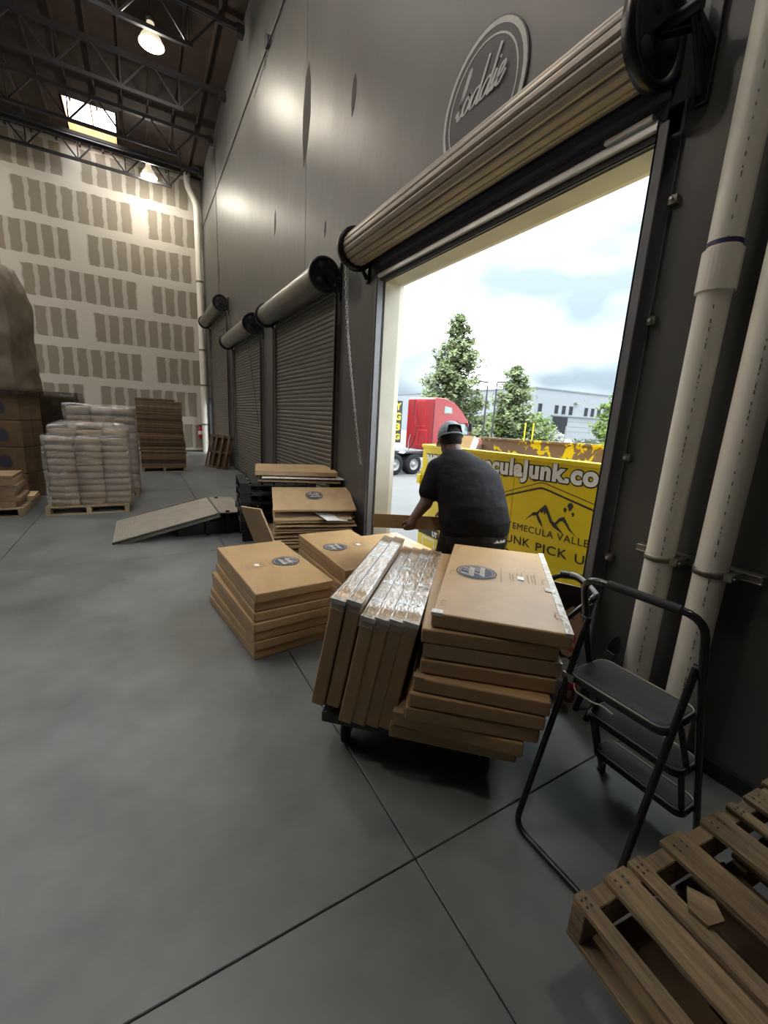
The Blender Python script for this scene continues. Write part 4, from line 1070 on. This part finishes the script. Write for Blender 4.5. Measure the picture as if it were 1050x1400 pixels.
# left hand grips the near edge of the carton from below, fingers over the face
def hand(bm_, wr, fwd, palm_n, side, r=.0092):
    f_ = fwd.normalized(); s_ = side.normalized(); n_ = palm_n.normalized()
    base = wr+f_*.045
    bm_.capsule(rel(wr), rel(base), .030, .034, 'skin'); bm_.ball(rel(base+f_*.02), .036, 'skin', 12)
    for k, (ln, o_) in enumerate(((.060, -.030), (.070, -.010), (.066, .010), (.052, .029))):
        k0 = wr+f_*.078+s_*o_; k1 = k0+f_*ln*.45+n_*ln*.25; k2 = k1+n_*ln*.42+f_*ln*.08; k3 = k2+n_*ln*.28-f_*ln*.12
        bm_.capsule(rel(wr+f_*.03+s_*o_*.7), rel(k0), .014, .0115, 'skin', 8); bm_.capsule(rel(k0), rel(k1), .0112, .0102, 'skin', 8); bm_.capsule(rel(k1), rel(k2), .0102, .0094, 'skin', 8); bm_.capsule(rel(k2), rel(k3), .0094, .0080, 'skin', 8)
    t0 = wr+f_*.025-s_*.028; t1 = t0-s_*.024+f_*.026+n_*.010; t2 = t1+f_*.028-s_*.006+n_*.016
    bm_.capsule(rel(t0), rel(t1), .0145, .012, 'skin', 8); bm_.capsule(rel(t1), rel(t2), .012, .009, 'skin', 8)
bx = (rt*1-V((0, 0, 0))); bx = V((bx.x, bx.y, 0)).normalized()              # carton's long axis
bn = V((-bx.y, bx.x, 0))                                                     # outwards, away from the warehouse
hand(b, wrL, V((-.42, -.10, -.75)), bn+V((0, 0, .25)), V((-bx.x, -bx.y, 0))*-1)
hand(b, wrR, V((-.35, .10, -.7)), -bn+V((0, 0, .25)), V((bx.x, bx.y, 0)))
fuse(b, 'body', .0065, 3)
# clothes
b = MB(); vs = []; RN = 28
rings = [((2.135, 2.270, .855), .235, .195), ((2.135, 2.272, .90), .258, .218), ((2.135, 2.285, .98), .266, .230), ((2.137, 2.322, 1.09), .262, .226), ((2.145, 2.380, 1.21), .262, .202), ((2.155, 2.445, 1.32), .256, .172), ((2.145, 2.505, 1.40), .205, .140), ((2.130, 2.550, 1.458), .118, .098), ((2.128, 2.572, 1.485), .075, .068)]
for (c_, rx_, ry_) in rings:
    for k in range(RN):
        t = 2*PI*k/RN; x_, y_ = rx_*math.cos(t), ry_*math.sin(t); q = -.42
        fold = 1+.010*math.sin(5*t+c_[2]*22)+.008*math.sin(9*t-c_[2]*31)
        vs.append(rel(V(c_)+V(((x_*math.cos(q)-y_*math.sin(q))*fold, (x_*math.sin(q)+y_*math.cos(q))*fold, -y_*.16))))
b.add(vs, [(i*RN+k, i*RN+(k+1) % RN, (i+1)*RN+(k+1) % RN, (i+1)*RN+k) for i in range(len(rings)-1) for k in range(RN)]+[tuple(range(RN))[::-1], tuple(range((len(rings)-1)*RN, len(rings)*RN))], 'shirt', True)
for a_, e_ in ((shL, elL), (shR, elR)):
    b.capsule(rel(nkb+V((0, -.02, -.075))), rel(a_), .095, .088, 'shirt', 16)
    m_ = a_+(e_-a_)*.66; b.capsule(rel(a_), rel(m_), .087, .088, 'shirt', 16)
so = fuse(b, 'tshirt', .011, 8)
b = MB(); b.ball(rel(pel+V((0, -.01, -.03))), (.235, .205, .17), 'pants', 20, Rz(-.45))
for h_, kn, an in ((hipL, kneeL, ankL), (hipR, kneeR, ankR)):
    b.capsule(rel(h_), rel(kn), .138, .098, 'pants', 16); b.capsule(rel(kn), rel(an+V((0, 0, .03))), .095, .072, 'pants', 16)
pt = fuse(b, 'trousers', .011, 4)
b = MB()
# white waistband lettering, too small to read: short dashes
for k in range(9):
    a = -1.22+k*.045+(.02 if k > 3 else 0); X = frame((.0, -.09, .905) , V((1, 0, 0)), V((0, 1, 0)))
    x, y = .262*math.cos(a)*1.0, .226*math.sin(a)
    c, s_ = math.cos(-.45), math.sin(-.45); px, py = x*c-y*s_, x*s_+y*c
    b.bar((px+.015+.0, py-.085, .872), (px+.015, py-.085, .872+.006+.006*(k % 3)), .011, .004, 'sticker')
b.build('waistband_mark', pt)
for an in (ankL, ankR):
    b = MB(); b.capsule(rel(an+V((-.02, -.06, -.035))), rel(an+V((.05, .14, -.045))), .05, .042, 'shoe', 14); b.ball(rel(an+V((0, 0, -.01))), (.052, .058, .07), 'shoe', 12)
    so2 = b.build('shoe', man)
# cap
b = MB(); HC = HX @ T(0, -.004, .028) @ Matrix.Rotation(math.radians(-4), 4, 'X'); vs = []; n_, k_ = 32, 9
for i in range(k_+1):
    ph = PI/2*i/k_
    for j in range(n_):
        t = 2*PI*j/n_; low = .0
        back = max(0, -math.sin(t))
        zz = .112*math.cos(ph)-.012*(i == k_)
        if i >= k_-3 and back > .82 and zz < .055: zz = .055-.0*i      # opening above the strap
        vs.append(HC @ V((.094*math.sin(ph)*math.cos(t), .112*math.sin(ph)*math.sin(t), zz)))
b.add(vs, [(i*n_+j, (i+1)*n_+j, (i+1)*n_+(j+1) % n_, i*n_+(j+1) % n_) for i in range(k_) for j in range(n_)], 'cap', True)
cap = b.build('cap', man); sd_ = cap.modifiers.new('thick', 'SOLIDIFY'); sd_.thickness = .004; sd_.offset = 1
b = MB(); b.tube([HC @ V((.096*math.cos(t), .114*math.sin(t), -.012)) for t in [2*PI*k/32 for k in range(32)]], .006, 'cap', 8, closed=True); b.build('cap_band', cap)
b = MB(); P = []
for k in range(13):
    t = PI*.18+PI*.64*k/12; P.append((.094*math.cos(t), .110*math.sin(t)))
Q = [(x*1.02, .10+ (y-.06)*1.9) for x, y in P]
for i in range(12):
    z0_ = -.012-.018*((i/6-1)**2); z1_ = -.012-.018*(((i+1)/6-1)**2)
    b.add([HC @ V((P[i][0], P[i][1], z0_)), HC @ V((P[i+1][0], P[i+1][1], z1_)), HC @ V((Q[i+1][0], Q[i+1][1], z1_-.02)), HC @ V((Q[i][0], Q[i][1], z0_-.02))], [(0, 1, 2, 3)], 'cap', True)
vz = b.build('cap_visor', cap); q = vz.modifiers.new('thick', 'SOLIDIFY'); q.thickness = .005
MB().ball(HC @ V((0, 0, .112)), (.009, .009, .006), 'cap', 10).build('cap_button', cap)
b = MB(); b.ball(HX @ V((0, -.012, .012)), (.084, .099, .098), 'hair', 20); b.build('hair', man)
# the carton he holds
hb = empty('held_carton'); tag(hb, 'brown carton held by the bending man in the doorway', 'box')
dn = (V((0, 0, 0))+bn*1.0+V((0, 0, -.25))).normalized()
nw = dn.cross(bx).normalized()
if nw.z < 0: nw = -nw
P0 = V((1.515, 2.735, .868))
axx = bx; ayy = nw.cross(axx)
hb.matrix_world = frame(P0, axx, ayy, nw)
sgn = 1
HB = MB().box((0, 0, 0), (.86, .58, .108), 'card'); ho = HB.build('body', hb, .005, 2)
MB().box((.003, -.0012, .049), (.857, 0, .054), 'greyink').build('flap_seam', hb)
MB().box((-.0012, .1, .03), (.09, .16, .1085), 'tapebrown').build('tape', hb)

# ================================================================ OUTSIDE
GZ = -.92
lot = MB(); lot.box((WO, -40, GZ-.2), (170, 160, GZ), 'lot'); lt = struct(lot.build('ground'), 'pale concrete yard outside the dock')
MT['stucco'] = mat('cream_stucco', (.62, .59, .52), .85, var=.05)
ext = MB(); y = FY
for a, b, h in [OPEN]+[d[:3] for d in DOORS]+[SIDE]:
    ext.box((WO, y, GZ), (WO+.06, a, CZ+.9), 'stucco').box((WO, a, h), (WO+.06, b, CZ+.9), 'stucco').box((WO, a, GZ), (WO+.06, b, -.02), 'stucco'); y = b
ext.box((WO, y, GZ), (WO+.06, BY+.2, CZ+.9), 'stucco')
struct(ext.build('trim_2'), 'cream stucco outer face of the dock wall')
# yellow roll-off dumpster
PX = lambda y: 2.93+.06*y
du = empty('dumpster'); tag(du, 'yellow open-top dumpster with big white web address and black logo', 'dumpster')
ang_d = math.atan(.06)
# local frame: x along the side to the right (towards -Y), y outwards (+X), z up ; origin at near left top corner projected to z=0
du.matrix_world = frame((PX(4.5), 4.5, 0), V((-.06, -1, .018*1.0)), V((1, -.06, 0)))
LD, DW, ZT, ZB = 4.6, 1.52, 1.40, -.45
pan = [(0, .84), (.84, 1.70), (1.70, 3.2), (3.2, LD)]
for x0, x1 in pan:
    MB().box((x0+.003, 0, ZB), (x1-.003, .05, ZT-.035), 'yellow').build('side_panel', du, .003, 1)
MB().box((-.01, -.015, ZT-.04), (LD, .075, ZT), 'yellow').build('top_rail', du, .006, 2)
MB().box((-.62, DW-.05, ZB), (LD, DW, ZT+.09), 'peel').build('far_wall', du)
MB().bar((.0, .05, (ZT+ZB)/2), (-.62, DW-.03, (ZT+ZB)/2), .05, ZT-ZB, 'peel').build('end_wall', du); MB().box((LD-.05, .05, ZB), (LD, DW, ZT), 'peel').build('end_wall', du)
MB().box((0, .05, ZB), (LD, DW, ZB+.1), 'peel').build('floor_plate', du)
MB().box((-.64, DW-.08, ZT+.085), (LD, DW+.02, ZT+.11), 'peel').build('far_rail', du)
MB().box((-.07, -.03, .88), (.01, .10, 1.0), 'yellow').tube([(-.045, .03, .82), (-.045, .03, 1.06)], .022, 'yellow', 8).build('hinge', du, .004, 1)
for x in (.6, 2.6, 4.1):
    X = T(x, .6, GZ+.30) @ Matrix.Rotation(PI/2, 4, 'X'); MB().lathe([(.0001, -.1), (.2, -.1), (.3, -.06), (.3, .06), (.2, .1), (.0001, .1)], 'tyre', X, 20).build('wheel', du)
MB().box((0, .3, GZ+.3), (LD, DW-.3, ZB), 'black').build('chassis', du)
DF = frame((0, -.006, 0), (1, 0, 0), (0, 0, 1))     # drawing frame on the side panel: x right, y up
TL = math.radians(1.2)
def panel_text(s, x, y, size, m, bold=0, sx=1, sp=1, name='lettering', e=.0, par=None):
    me = text_mesh(s, size, m, bold, .001, 'LEFT', sx, sp); o = link(name, me, par or du)
    o.matrix_parent_inverse = Matrix(); o.matrix_basis = frame((x, -.003-e, y), (math.cos(TL), 0, math.sin(TL)), (-math.sin(TL), 0, math.cos(TL)))
    return o
me_w = None
t_ = panel_text('www.TemeculaJunk.com', .10, 1.168, .222, 'ink', .020, 1.0, 1.10, 'lettering_edge', .0)
def fit_w(o, x0, x1):
    xs_ = [v.co.x for v in o.data.vertices]; k = (x1-x0)/(max(xs_)-min(xs_)); mn = min(xs_)
    for v in o.data.vertices: v.co.x = (v.co.x-mn)*k
fit_w(t_, .10, 2.80)
t2 = panel_text('www.TemeculaJunk.com', .112, 1.170, .216, 'dirtywhite', .010, 1.0, 1.10, 'lettering', .003); fit_w(t2, .112, 2.79)
def poly_line(pts, wd, m, name, e=.001, close=False):
    b = MB(); P = [V((p[0], p[1], 0)) for p in pts]
    b.ribbon([(p.x, p.y) for p in P], wd, m, frame((0, -.003-e, 0), (1, 0, 0), (0, 0, 1))); return b.build(name, du)
hexp = [(2.25, .37), (1.62, .47), (1.575, .56), (1.565, .93), (1.60, .985), (2.03, 1.128), (2.075, 1.128), (2.64, 1.022), (2.70, .965), (2.72, .55), (2.66, .48), (2.25, .37)]
def rnd2(pts, r): return [(p.x, p.y) for p in rounded([V((a, b, 0)) for a, b in pts], r, 4)]
poly_line(rnd2(hexp, .04), .016, 'ink', 'logo_frame')
hex2 = [(1.54, .93), (1.585, 1.02), (2.03, 1.175), (2.08, 1.175), (2.70, 1.06)]
poly_line(rnd2(hex2, .04), .007, 'ink', 'logo_frame')
b = MB(); XL = frame((0, -.004, 0), (1, 0, 0), (0, 0, 1))
for pts in ([(1.89, .800), (1.985, .895), (2.03, .905), (2.045, .925), (2.115, .992), (2.16, .935), (2.205, .865), (2.235, .850), (2.28, .905), (2.325, .925), (2.36, .885), (2.40, .835), (2.475, .782), (2.385, .825), (2.345, .865), (2.315, .885), (2.29, .878), (2.255, .838), (2.35, .770), (2.225, .812), (2.18, .850), (2.145, .905), (2.125, .925), (2.115, .895), (2.10, .93), (2.085, .905), (2.06, .918), (2.045, .885), (2.09, .83), (2.115, .775), (2.05, .83), (2.02, .875), (2.0, .865), (1.975, .862)],):
    b.add([XL @ V((p[0], p[1], 0)) for p in pts], [tuple(range(len(pts)))], 'ink')
for cx, cy, r in ((2.372, 1.022, .029), (2.325, .985, .018), (2.408, .962, .015)):
    pts = [(cx+r*math.cos(t)*(1 if math.sin(t) > -.2 else .7), cy+r*math.sin(t)*(1 if math.sin(t) > 0 else 1.35)) for t in [2*PI*k/16 for k in range(16)]]
    b.add([XL @ V((p[0], p[1], 0)) for p in pts], [tuple(range(16))], 'ink')
b.build('mountain_logo', du)
a1 = panel_text('TEMECULA VALLEY', 1.675, .682, .088, 'ink', .0, 1, 1.1, 'logo_text'); fit_w(a1, 0, .99)
a2 = panel_text('JUNK', 1.615, .533, .112, 'ink', .001, 1, 1.1, 'logo_text'); fit_w(a2, 0, .375)
a2b = panel_text('PICK', 2.062, .550, .112, 'ink', .001, 1, 1.1, 'logo_text'); fit_w(a2b, 0, .345)
a2c = panel_text('UP', 2.485, .570, .112, 'ink', .001, 1, 1.1, 'logo_text'); fit_w(a2c, 0, .18)
for q in (a2b, a2c): q.rotation_euler.rotate_axis('Z', .045)
a1.rotation_euler.rotate_axis('Z', .028); a2.rotation_euler.rotate_axis('Z', .045)
b = MB(); b.box((.02, -.004, .225), (.50, 0, .34), 'ink'); bl = b.build('black_band', du)
a3 = panel_text('UT', .36, .245, .085, 'dirtywhite', .006, 1, 1, 'band_text', .003)
MB().box((.13, -.005, .03), (.43, 0, .2), 'dirtywhite').box((.15, -.0055, .05), (.41, -.004, .18), 'yellow').build('blank_decal', du)
# cardboard sticking out of the dumpster
cb = empty('cardboard_scrap'); tag(cb, 'bent brown cardboard sticking up from the dumpster behind the cap', 'cardboard')
cb.matrix_world = frame((3.34, 4.10, 1.12), V((.25, -.95, .0)), V((.45, .1, .9)))
MB().box((0, 0, 0), (.17, .47, .012), 'card').build('flap', cb); MB().box((.165, -.03, -.10), (.177, .47, .012), 'sticker').build('flap', cb)

# red tractor unit
tk = empty('semi_truck', (12.72, 17.30, GZ), math.radians(7)); tag(tk, 'red sleeper-cab semi truck parked across the yard', 'truck')
W2 = 2.05
def side(poly, y0, y1, m, name, par=tk, bevel=.05, seg=3):
    X = frame((0, 0, 0), (1, 0, 0), (0, 0, 1))          # normal is -y
    b = MB().prism(poly, -y1, -y0, m, X); return b.build(name, par, bevel, seg)
side([(0, 1.15), (0, 3.72), (.10, 3.80), (.72, 3.80), (1.25, 3.62), (1.75, 3.25), (2.12, 2.85), (2.28, 2.60), (2.42, 2.10), (2.45, 1.15)], 0, W2, 'red', 'sleeper_cab', tk, .09, 4)
side([(2.40, 1.0), (2.40, 2.0), (3.3, 1.86), (3.72, 1.62), (3.80, 1.0)], .15, W2-.15, 'red', 'hood', tk, .12, 4)
MB().box((3.75, .1, .42), (3.95, W2-.1, .85), 'silver').build('bumper', tk, .05, 3)
b = MB(); b.box((.02, -.012, 1.45), (.05, 0, 3.55), 'black'); b.build('door_seam', tk)
side([(.62, 3.05), (.62, 3.42), (1.08, 3.36), (1.14, 3.05)], -.02, .01, 'zinc', 'sleeper_window_frame', tk, .02, 2)
side([(.67, 3.10), (.67, 3.36), (1.03, 3.31), (1.08, 3.10)], -.03, .0, 'cabglass', 'sleeper_window', tk, .01, 1)
side([(1.55, 1.98), (1.55, 2.62), (2.02, 2.62), (2.22, 2.42), (2.28, 1.98)], -.02, .01, 'black', 'door_window_frame', tk, .02, 2)
side([(1.60, 2.03), (1.60, 2.57), (1.99, 2.57), (2.17, 2.40), (2.22, 2.03)], -.03, .0, 'cabglass', 'door_window', tk, .01, 1)
MB().bar((2.33, .06, 2.10), (2.20, .06, 2.72), .03, .05, 'silver').build('windscreen_pillar', tk)
MB().box((2.42, .25, 2.05), (2.44, W2-.25, 2.6), 'cabglass').build('windscreen', tk)
MB().box((1.50, -.016, 1.2), (1.515, 0, 2.75), 'darksteel').box((2.34, -.016, 1.2), (2.355, 0, 2.2), 'darksteel').build('door_seam', tk)
MB().box((-.012, .55, 2.35), (0, 1.35, 3.65), 'extred').box((-.018, .60, 2.40), (-.012, 1.30, 3.60), 'red').build('back_panel', tk)
MB().box((-.012, .35, 1.4), (0, 1.15, 2.2), 'extred').box((-.018, .40, 1.45), (-.012, 1.10, 2.15), 'red').build('back_panel', tk)
MB().tube(smooth_path([(-.03, 1.45, 3.7), (-.12, 1.3, 2.9), (-.1, 1.0, 2.4), (-.16, 1.15, 1.6), (-.3, 1.3, 1.15)]), .018, 'black', 6).tube(smooth_path([(-.03, 1.6, 1.9), (-.2, 1.5, 1.5), (-.4, 1.2, 1.1)]), .018, 'navy', 6).build('air_hose', tk)
MB().box((-.01, .82, 2.02), (.01, .96, 2.18), 'sticker').build('back_sticker', tk)
for y in (.55, 1.35): MB().box((-2.9, y, .78), (3.2, y+.1, 1.02), 'black').build('frame_rail', tk)
MB().box((-1.5, .5, 1.02), (-.7, 1.5, 1.10), 'darksteel').build('fifth_wheel', tk, .02, 2)
MB().box((.1, -.02, .45), (1.4, .5, 1.1), 'silver').build('fuel_tank', tk, .1, 4)
MB().box((2.2, -.28, 2.2), (2.28, -.05, 2.65), 'black').build('mirror', tk, .02, 2)
for x, yy in ((-1.05, .0), (-1.05, W2-.55), (-2.25, .0), (-2.25, W2-.55), (2.9, .1), (2.9, W2-.4)):
    X = T(x, yy, .50) @ Matrix.Rotation(PI/2, 4, 'X')
    wv = MB().lathe([(.28, .0), (.44, .02), (.50, -.04), (.50, -.46 if x < 0 else -.24), (.28, -.46 if x < 0 else -.26)], 'tyre', X, 28, caps=False).build('tyre', tk)
    MB().lathe([(.0001, -.02), (.10, -.02), (.12, -.10), (.20, -.12), (.26, -.04), (.30, -.01), (.30, -.04)], 'rimgrey', X, 24, caps=False).build('rim', wv)
side([(-1.75, 1.02), (-1.60, 1.10), (-.5, 1.10), (-.35, 1.02)], .02, .5, 'black', 'mud_guard', tk, .02, 2)

for c_ in kids(tk):
    if c_.name.startswith('tyre'): c_.location.x *= 1
    elif c_.name.split('.')[0] not in ('fifth_wheel', 'frame_rail', 'mud_guard'): c_.scale.x = 1.17
# trailer with yellow lettering behind
sb = empty('box_trailer', (11.2, 24.2, GZ), math.radians(10)); tag(sb, 'black box trailer with yellow lettering behind the red truck', 'trailer')
MB().box((-4, 0, 1.05), (4.6, 2.2, 3.9), 'black').build('box_body', sb, .03, 2); MB().box((-4, -.03, .86), (4.6, 2.2, 1.06), 'sticker').build('side_rail', sb)
MT['yel2'] = mat('yellow_vinyl', (.40, .33, .012), .5, var=.03)
MB().box((-4, -.014, 1.2), (4.5, -.004, 3.8), 'ink').build('sign_face', sb)
for s, x, y, sz in (('& READY', 1.72, 3.30, .62), ('MOVING', 1.72, 2.62, .66), ('4-353', 2.1, 1.92, .66), ('MOVING', 1.72, 1.30, .52)):
    me = text_mesh(s, sz, 'yel2', .03, .002); o = link('lettering', me, sb); o.matrix_basis = frame((x, -.02, y), (1, 0, 0), (0, 0, 1)); fit_w(o, 0, 2.75 if x < 2 else 2.35)
for x in (-3, -2, 3.4):
    X = T(x, .3, .45) @ Matrix.Rotation(PI/2, 4, 'X'); MB().lathe([(.0001, .05), (.2, .05), (.45, 0), (.45, -.3), (.0001, -.3)], 'tyre', X, 20).build('wheel', sb)

# far white buildings
def pt(az_deg, dist, z=0.): a = math.radians(az_deg); return V((math.sin(a)*dist, math.cos(a)*dist, z))
bl = empty('warehouse_building'); tag(bl, 'white warehouse building with narrow dark windows beyond the yard', 'building')
bl.matrix_world = frame((66.44, 57.98, 0), (1, -.05, 0), (.05, 1, 0))
MB().box((0, 0, GZ), (22.5, 60, 9.2), 'bldg').build('wall', bl); MB().box((-.15, -.15, 9.1), (22.6, 60, 9.35), 'bldg2').build('parapet', bl)
MB().box((5.0, -.25, 4.18), (22.5, 0, 4.34), 'bldg2').build('band', bl)
wnd = [(5.8, 4.65, 6.25), (7.9, 4.62, 6.26), (10.0, 4.6, 6.27), (14.65, 4.6, 6.25), (16.7, 4.6, 6.22), (18.7, 4.6, 6.2), (20.65, 4.6, 6.17), (1.2, 4.7, 6.3)]
for x, z0, z1 in wnd:
    f_ = MB().box((x-.06, -.05, z0-.06), (x+1.06, .05, z1+.06), 'bldg2').build('window', bl); MB().box((x, -.08, z0), (x+1.0, .0, z1), 'glassdark').build('pane', f_)
f_ = MB().box((5.35, -.12, 0), (9.95, .05, 4.14), 'bldg2').build('entrance', bl)
MB().box((5.5, -.16, .1), (9.8, -.10, 4.05), 'glassdark').build('pane', f_)
for x in (6.9, 8.3): MB().box((x, -.2, .1), (x+.08, -.1, 4.05), 'ink').build('mullion', f_)
MB().box((11.2, -.6, 6.9), (12.2, 0, 7.1), 'zinc').build('wall_lamp', bl); MB().box((14.2, -.1, 7.7), (14.45, 0, 7.95), 'zinc').build('vent_box', bl)
for z in (1.2, 2.2, 3.2): MB().box((10.2, -.03, z), (22.5, .01, z+.05), 'bldg2').build('panel_joint', bl)
b2 = empty('far_building'); tag(b2, 'pale low building in the haze left of the big tree', 'building')
b2.matrix_world = frame((86.5, 137, 0), (.85, -.53, 0), (.53, .85, 0))
MB().box((0, 0, GZ), (30, 20, 10.4), 'bldg').build('wall', b2); MB().box((-.2, -.2, 10.2), (30.2, 20, 10.6), 'bldg2').build('parapet', b2)

# trees: trunk, boughs and many small tufts of needles or leaves
def tufts(mb, pts, size, m, rng, up_=.3):
    for p in pts:
        c = V(p); d = V((rng.gauss(0, 1), rng.gauss(0, 1), rng.gauss(0, .7)+up_)).normalized(); s = size*rng.uniform(.6, 1.3)
        for k in range(3):
            a = (d+V((rng.uniform(-.8, .8), rng.uniform(-.8, .8), rng.uniform(-.6, .6)))).normalized(); n_ = a.orthogonal().normalized()*s*.22
            q = c+a*s
            mb.add([c-n_, c+n_, q+n_*.6, q-n_*.6], [(0, 1, 2, 3)], m)
def conifer(name, loc, h, rad, label, m='pine', seed=1, dens=1., shape=1.0, lowz=.12, tuft=.28):
    rng = random.Random(seed); o = empty(name, loc); tag(o, label, 'tree')
    MB().tube([(0, 0, 0), (.05, 0, h*.5), (0, 0, h*.97)], [h*.018, h*.011, .02], 'bark', 8).build('trunk', o)
    bg_ = MB(); fo = MB(); nb = int(70*dens)
    for i in range(nb):
        f = lowz+(1-lowz)*(i+rng.random())/nb; z = h*f
        L_ = rad*((1-f)**.75)*rng.uniform(.65, 1.15)+.25; az = rng.uniform(0, 2*PI); rise = rng.uniform(.15, .55)*(.5+f)
        tip = V((math.cos(az)*L_, math.sin(az)*L_, z+L_*rise)); st = V((0, 0, z)); mid = (st+tip)/2+V((0, 0, -.08*L_))
        P = smooth_path([st, mid, tip], 4); bg_.tube(P, [max(.012, .02*h/10*(1-k/len(P))) for k in range(len(P))], 'bark', 4, False)
        pts = []
        for k in range(int((10+L_*26)*dens)):
            t = rng.random()**.7; p = P[min(len(P)-1, int(t*len(P)))]; sp = .10+.16*L_*(1-.6*t)
            pts.append(p+V((rng.gauss(0, sp), rng.gauss(0, sp), rng.gauss(0, sp*.55)+.05)))
        tufts(fo, pts, tuft, m, rng)
    bg_.build('boughs', o); fo.build('foliage', o); return o
conifer('pine_tree', (23.9, 29.6, GZ), 11.3, 3.5, 'tall green pine tree standing behind the red truck', 'pine', 3, 1.35, tuft=.30)
conifer('pine_tree', (31.2, 29.7, GZ), 7.9, 2.6, 'smaller dark green pine tree in front of the white building', 'pine', 8, 1.15, tuft=.30)
conifer('pine_tree', (44.9, 27.9, GZ), 6.6, 2.6, 'light green tree by the right door jamb beyond the dumpster', 'leaf', 12, .9, tuft=.32)
def bush(loc, r, label, m, seed, n=420, size=.3):
    rng = random.Random(seed); o = empty('bush', loc); tag(o, label, 'bush'); b = MB(); s = MB(); pts = []
    for k in range(n):
        d = V((rng.gauss(0, 1), rng.gauss(0, 1), rng.gauss(0, 1))).normalized(); q = rng.uniform(.5, 1)
        pts.append(V((d.x*r[0]*q, d.y*r[1]*q, r[2]+d.z*r[2]*q)))
    tufts(b, pts, size, m, rng); b.build('foliage', o)
    for k in range(6):
        a = rng.uniform(0, 6.28); s.tube([(0, 0, 0), (math.cos(a)*r[0]*.6, math.sin(a)*r[1]*.6, r[2]*1.2)], .03, 'bark', 5)
    s.build('stems', o); return o
bush((29.6, 30.6, GZ), (2.2, 1.6, 1.9), 'bright green bush at the foot of the smaller pine', 'leaf', 21, 700)
bush((33.6, 28.6, GZ), (2.0, 1.6, 2.0), 'leafy green bush right of the smaller pine', 'leaf', 22, 700)
bush((31.0, 28.6, GZ), (2.0, 1.3, 1.1), 'dark leaved bush under the smaller pine', 'darkleaf', 23, 600)
bush((27.4, 32.2, GZ), (2.6, 1.6, 1.7), 'green bush between the two pine trees', 'leaf', 24, 700)
bush((37.6, 30.4, GZ), (1.9, 1.4, 1.35), 'pale flowering bush in front of the dark entrance', 'blossom', 25, 650, .28)
bush((35.2, 30.9, GZ), (1.2, 1.0, 2.3), 'slim pale green bush left of the flowering one', 'blossom', 26, 420, .26)
bush((41.0, 28.2, GZ), (3.0, .9, .8), 'low green hedge in front of the white building', 'darkleaf', 27, 500)
# lamp posts
for (x, y, h, az, lb) in ((21.9, 23.5, 5.6, 2.6, 'left one of two tall parking lot lamp posts'), (22.5, 23.2, 5.64, -.5, 'right one of two tall parking lot lamp posts')):
    o = empty('lamp_post', (x, y, GZ)); tag(o, lb, 'lamp post')
    MB().tube([(0, 0, 0), (0, 0, h)], [.075, .05], 'truss', 8).build('pole', o); MB().lathe([(.28, 0), (.28, .75), (.0001, .75)], 'bldg2', n=14).build('base', o)
    dx, dy = math.cos(az), math.sin(az); q = MB().bar((0, 0, h), (dx*.55, dy*.55, h+.02), .22, .10, 'truss'); q.build('lamp_head', o)
for k, (x, y) in enumerate(((30.2, 27.0), (30.9, 26.7))):
    o = tag(MB().tube([(x, y, GZ), (x, y, 2.05)], .055, 'yellow', 8).build('bollard_pole'), ('left' if k == 0 else 'right')+' one of two thin yellow poles before the smaller pine', 'pole')
tag(MB().tube([(35.4, 21.4, GZ), (37.3, 22.3, .4), (39.6, 23.4, 2.0)], .16, 'sticker', 8).build('leaning_pole'), 'white slanted pole by the right jamb beyond the dumpster', 'pole')
tag(MB().tube([(33.2, 24.4, GZ), (33.2, 24.4, .35), (38.2, 23.0, 1.25)], .05, 'black', 6).build('gate_arm'), 'thin dark slanted bar left of the white slanted pole', 'bar')
tag(MB().tube([(39.0, 29.4, GZ), (39.0, 29.4, 2.0)], .05, 'zinc', 6).build('sign_post'), 'thin grey post in front of the white building', 'post')
# parked cars
def car(loc, rz, m, label):
    o = empty('car', loc, rz); tag(o, label, 'car'); X = frame((0, 0, 0), (1, 0, 0), (0, 0, 1))
    MB().prism([(-2.2, .3), (-2.2, .85), (-1.9, .95), (-1.3, 1.0), (1.1, .98), (2.1, .80), (2.25, .3)], -.88, .88, m, X).build('body', o, .1, 3)
    MB().prism([(-1.7, .95), (-1.25, 1.42), (.2, 1.46), (1.1, .97)], -.76, .76, 'cabglass', X).build('glasshouse', o, .06, 2)
    MB().prism([(-1.2, 1.40), (-1.1, 1.46), (.15, 1.5), (.25, 1.44)], -.74, .74, m, X).build('roof', o, .03, 2)
    for x in (-1.4, 1.4):
        for y in (-.9, .72): MB().lathe([(.0001, 0), (.2, 0), (.33, -.02), (.33, .2), (.0001, .2)], 'tyre', T(x, y, .33) @ Matrix.Rotation(-PI/2, 4, 'X'), 16).build('wheel', o)
car((42.0, 32.6, GZ+.5), .2, 'sticker', 'white parked car behind the pale flowering bush'); car((37.5, 42.5, GZ), .3, 'red', 'red parked car seen between the pine trees'); car((34.2, 45.0, GZ), .3, 'extred', 'dark red parked car behind the lamp posts')
struct(MB().box((24, 29.2, GZ), (62, 29.6, GZ+.18), 'bldg').build('trim_3'), 'pale kerb of the planting strip'); struct(MB().box((24, 29.6, GZ), (62, 34, GZ+.12), 'darkleaf').build('trim_4'), 'planted strip across the yard')
struct(MB().box((38, 30.5, GZ), (60, 40, GZ+.5), 'lot').build('trim_5'), 'raised parking area before the white building')
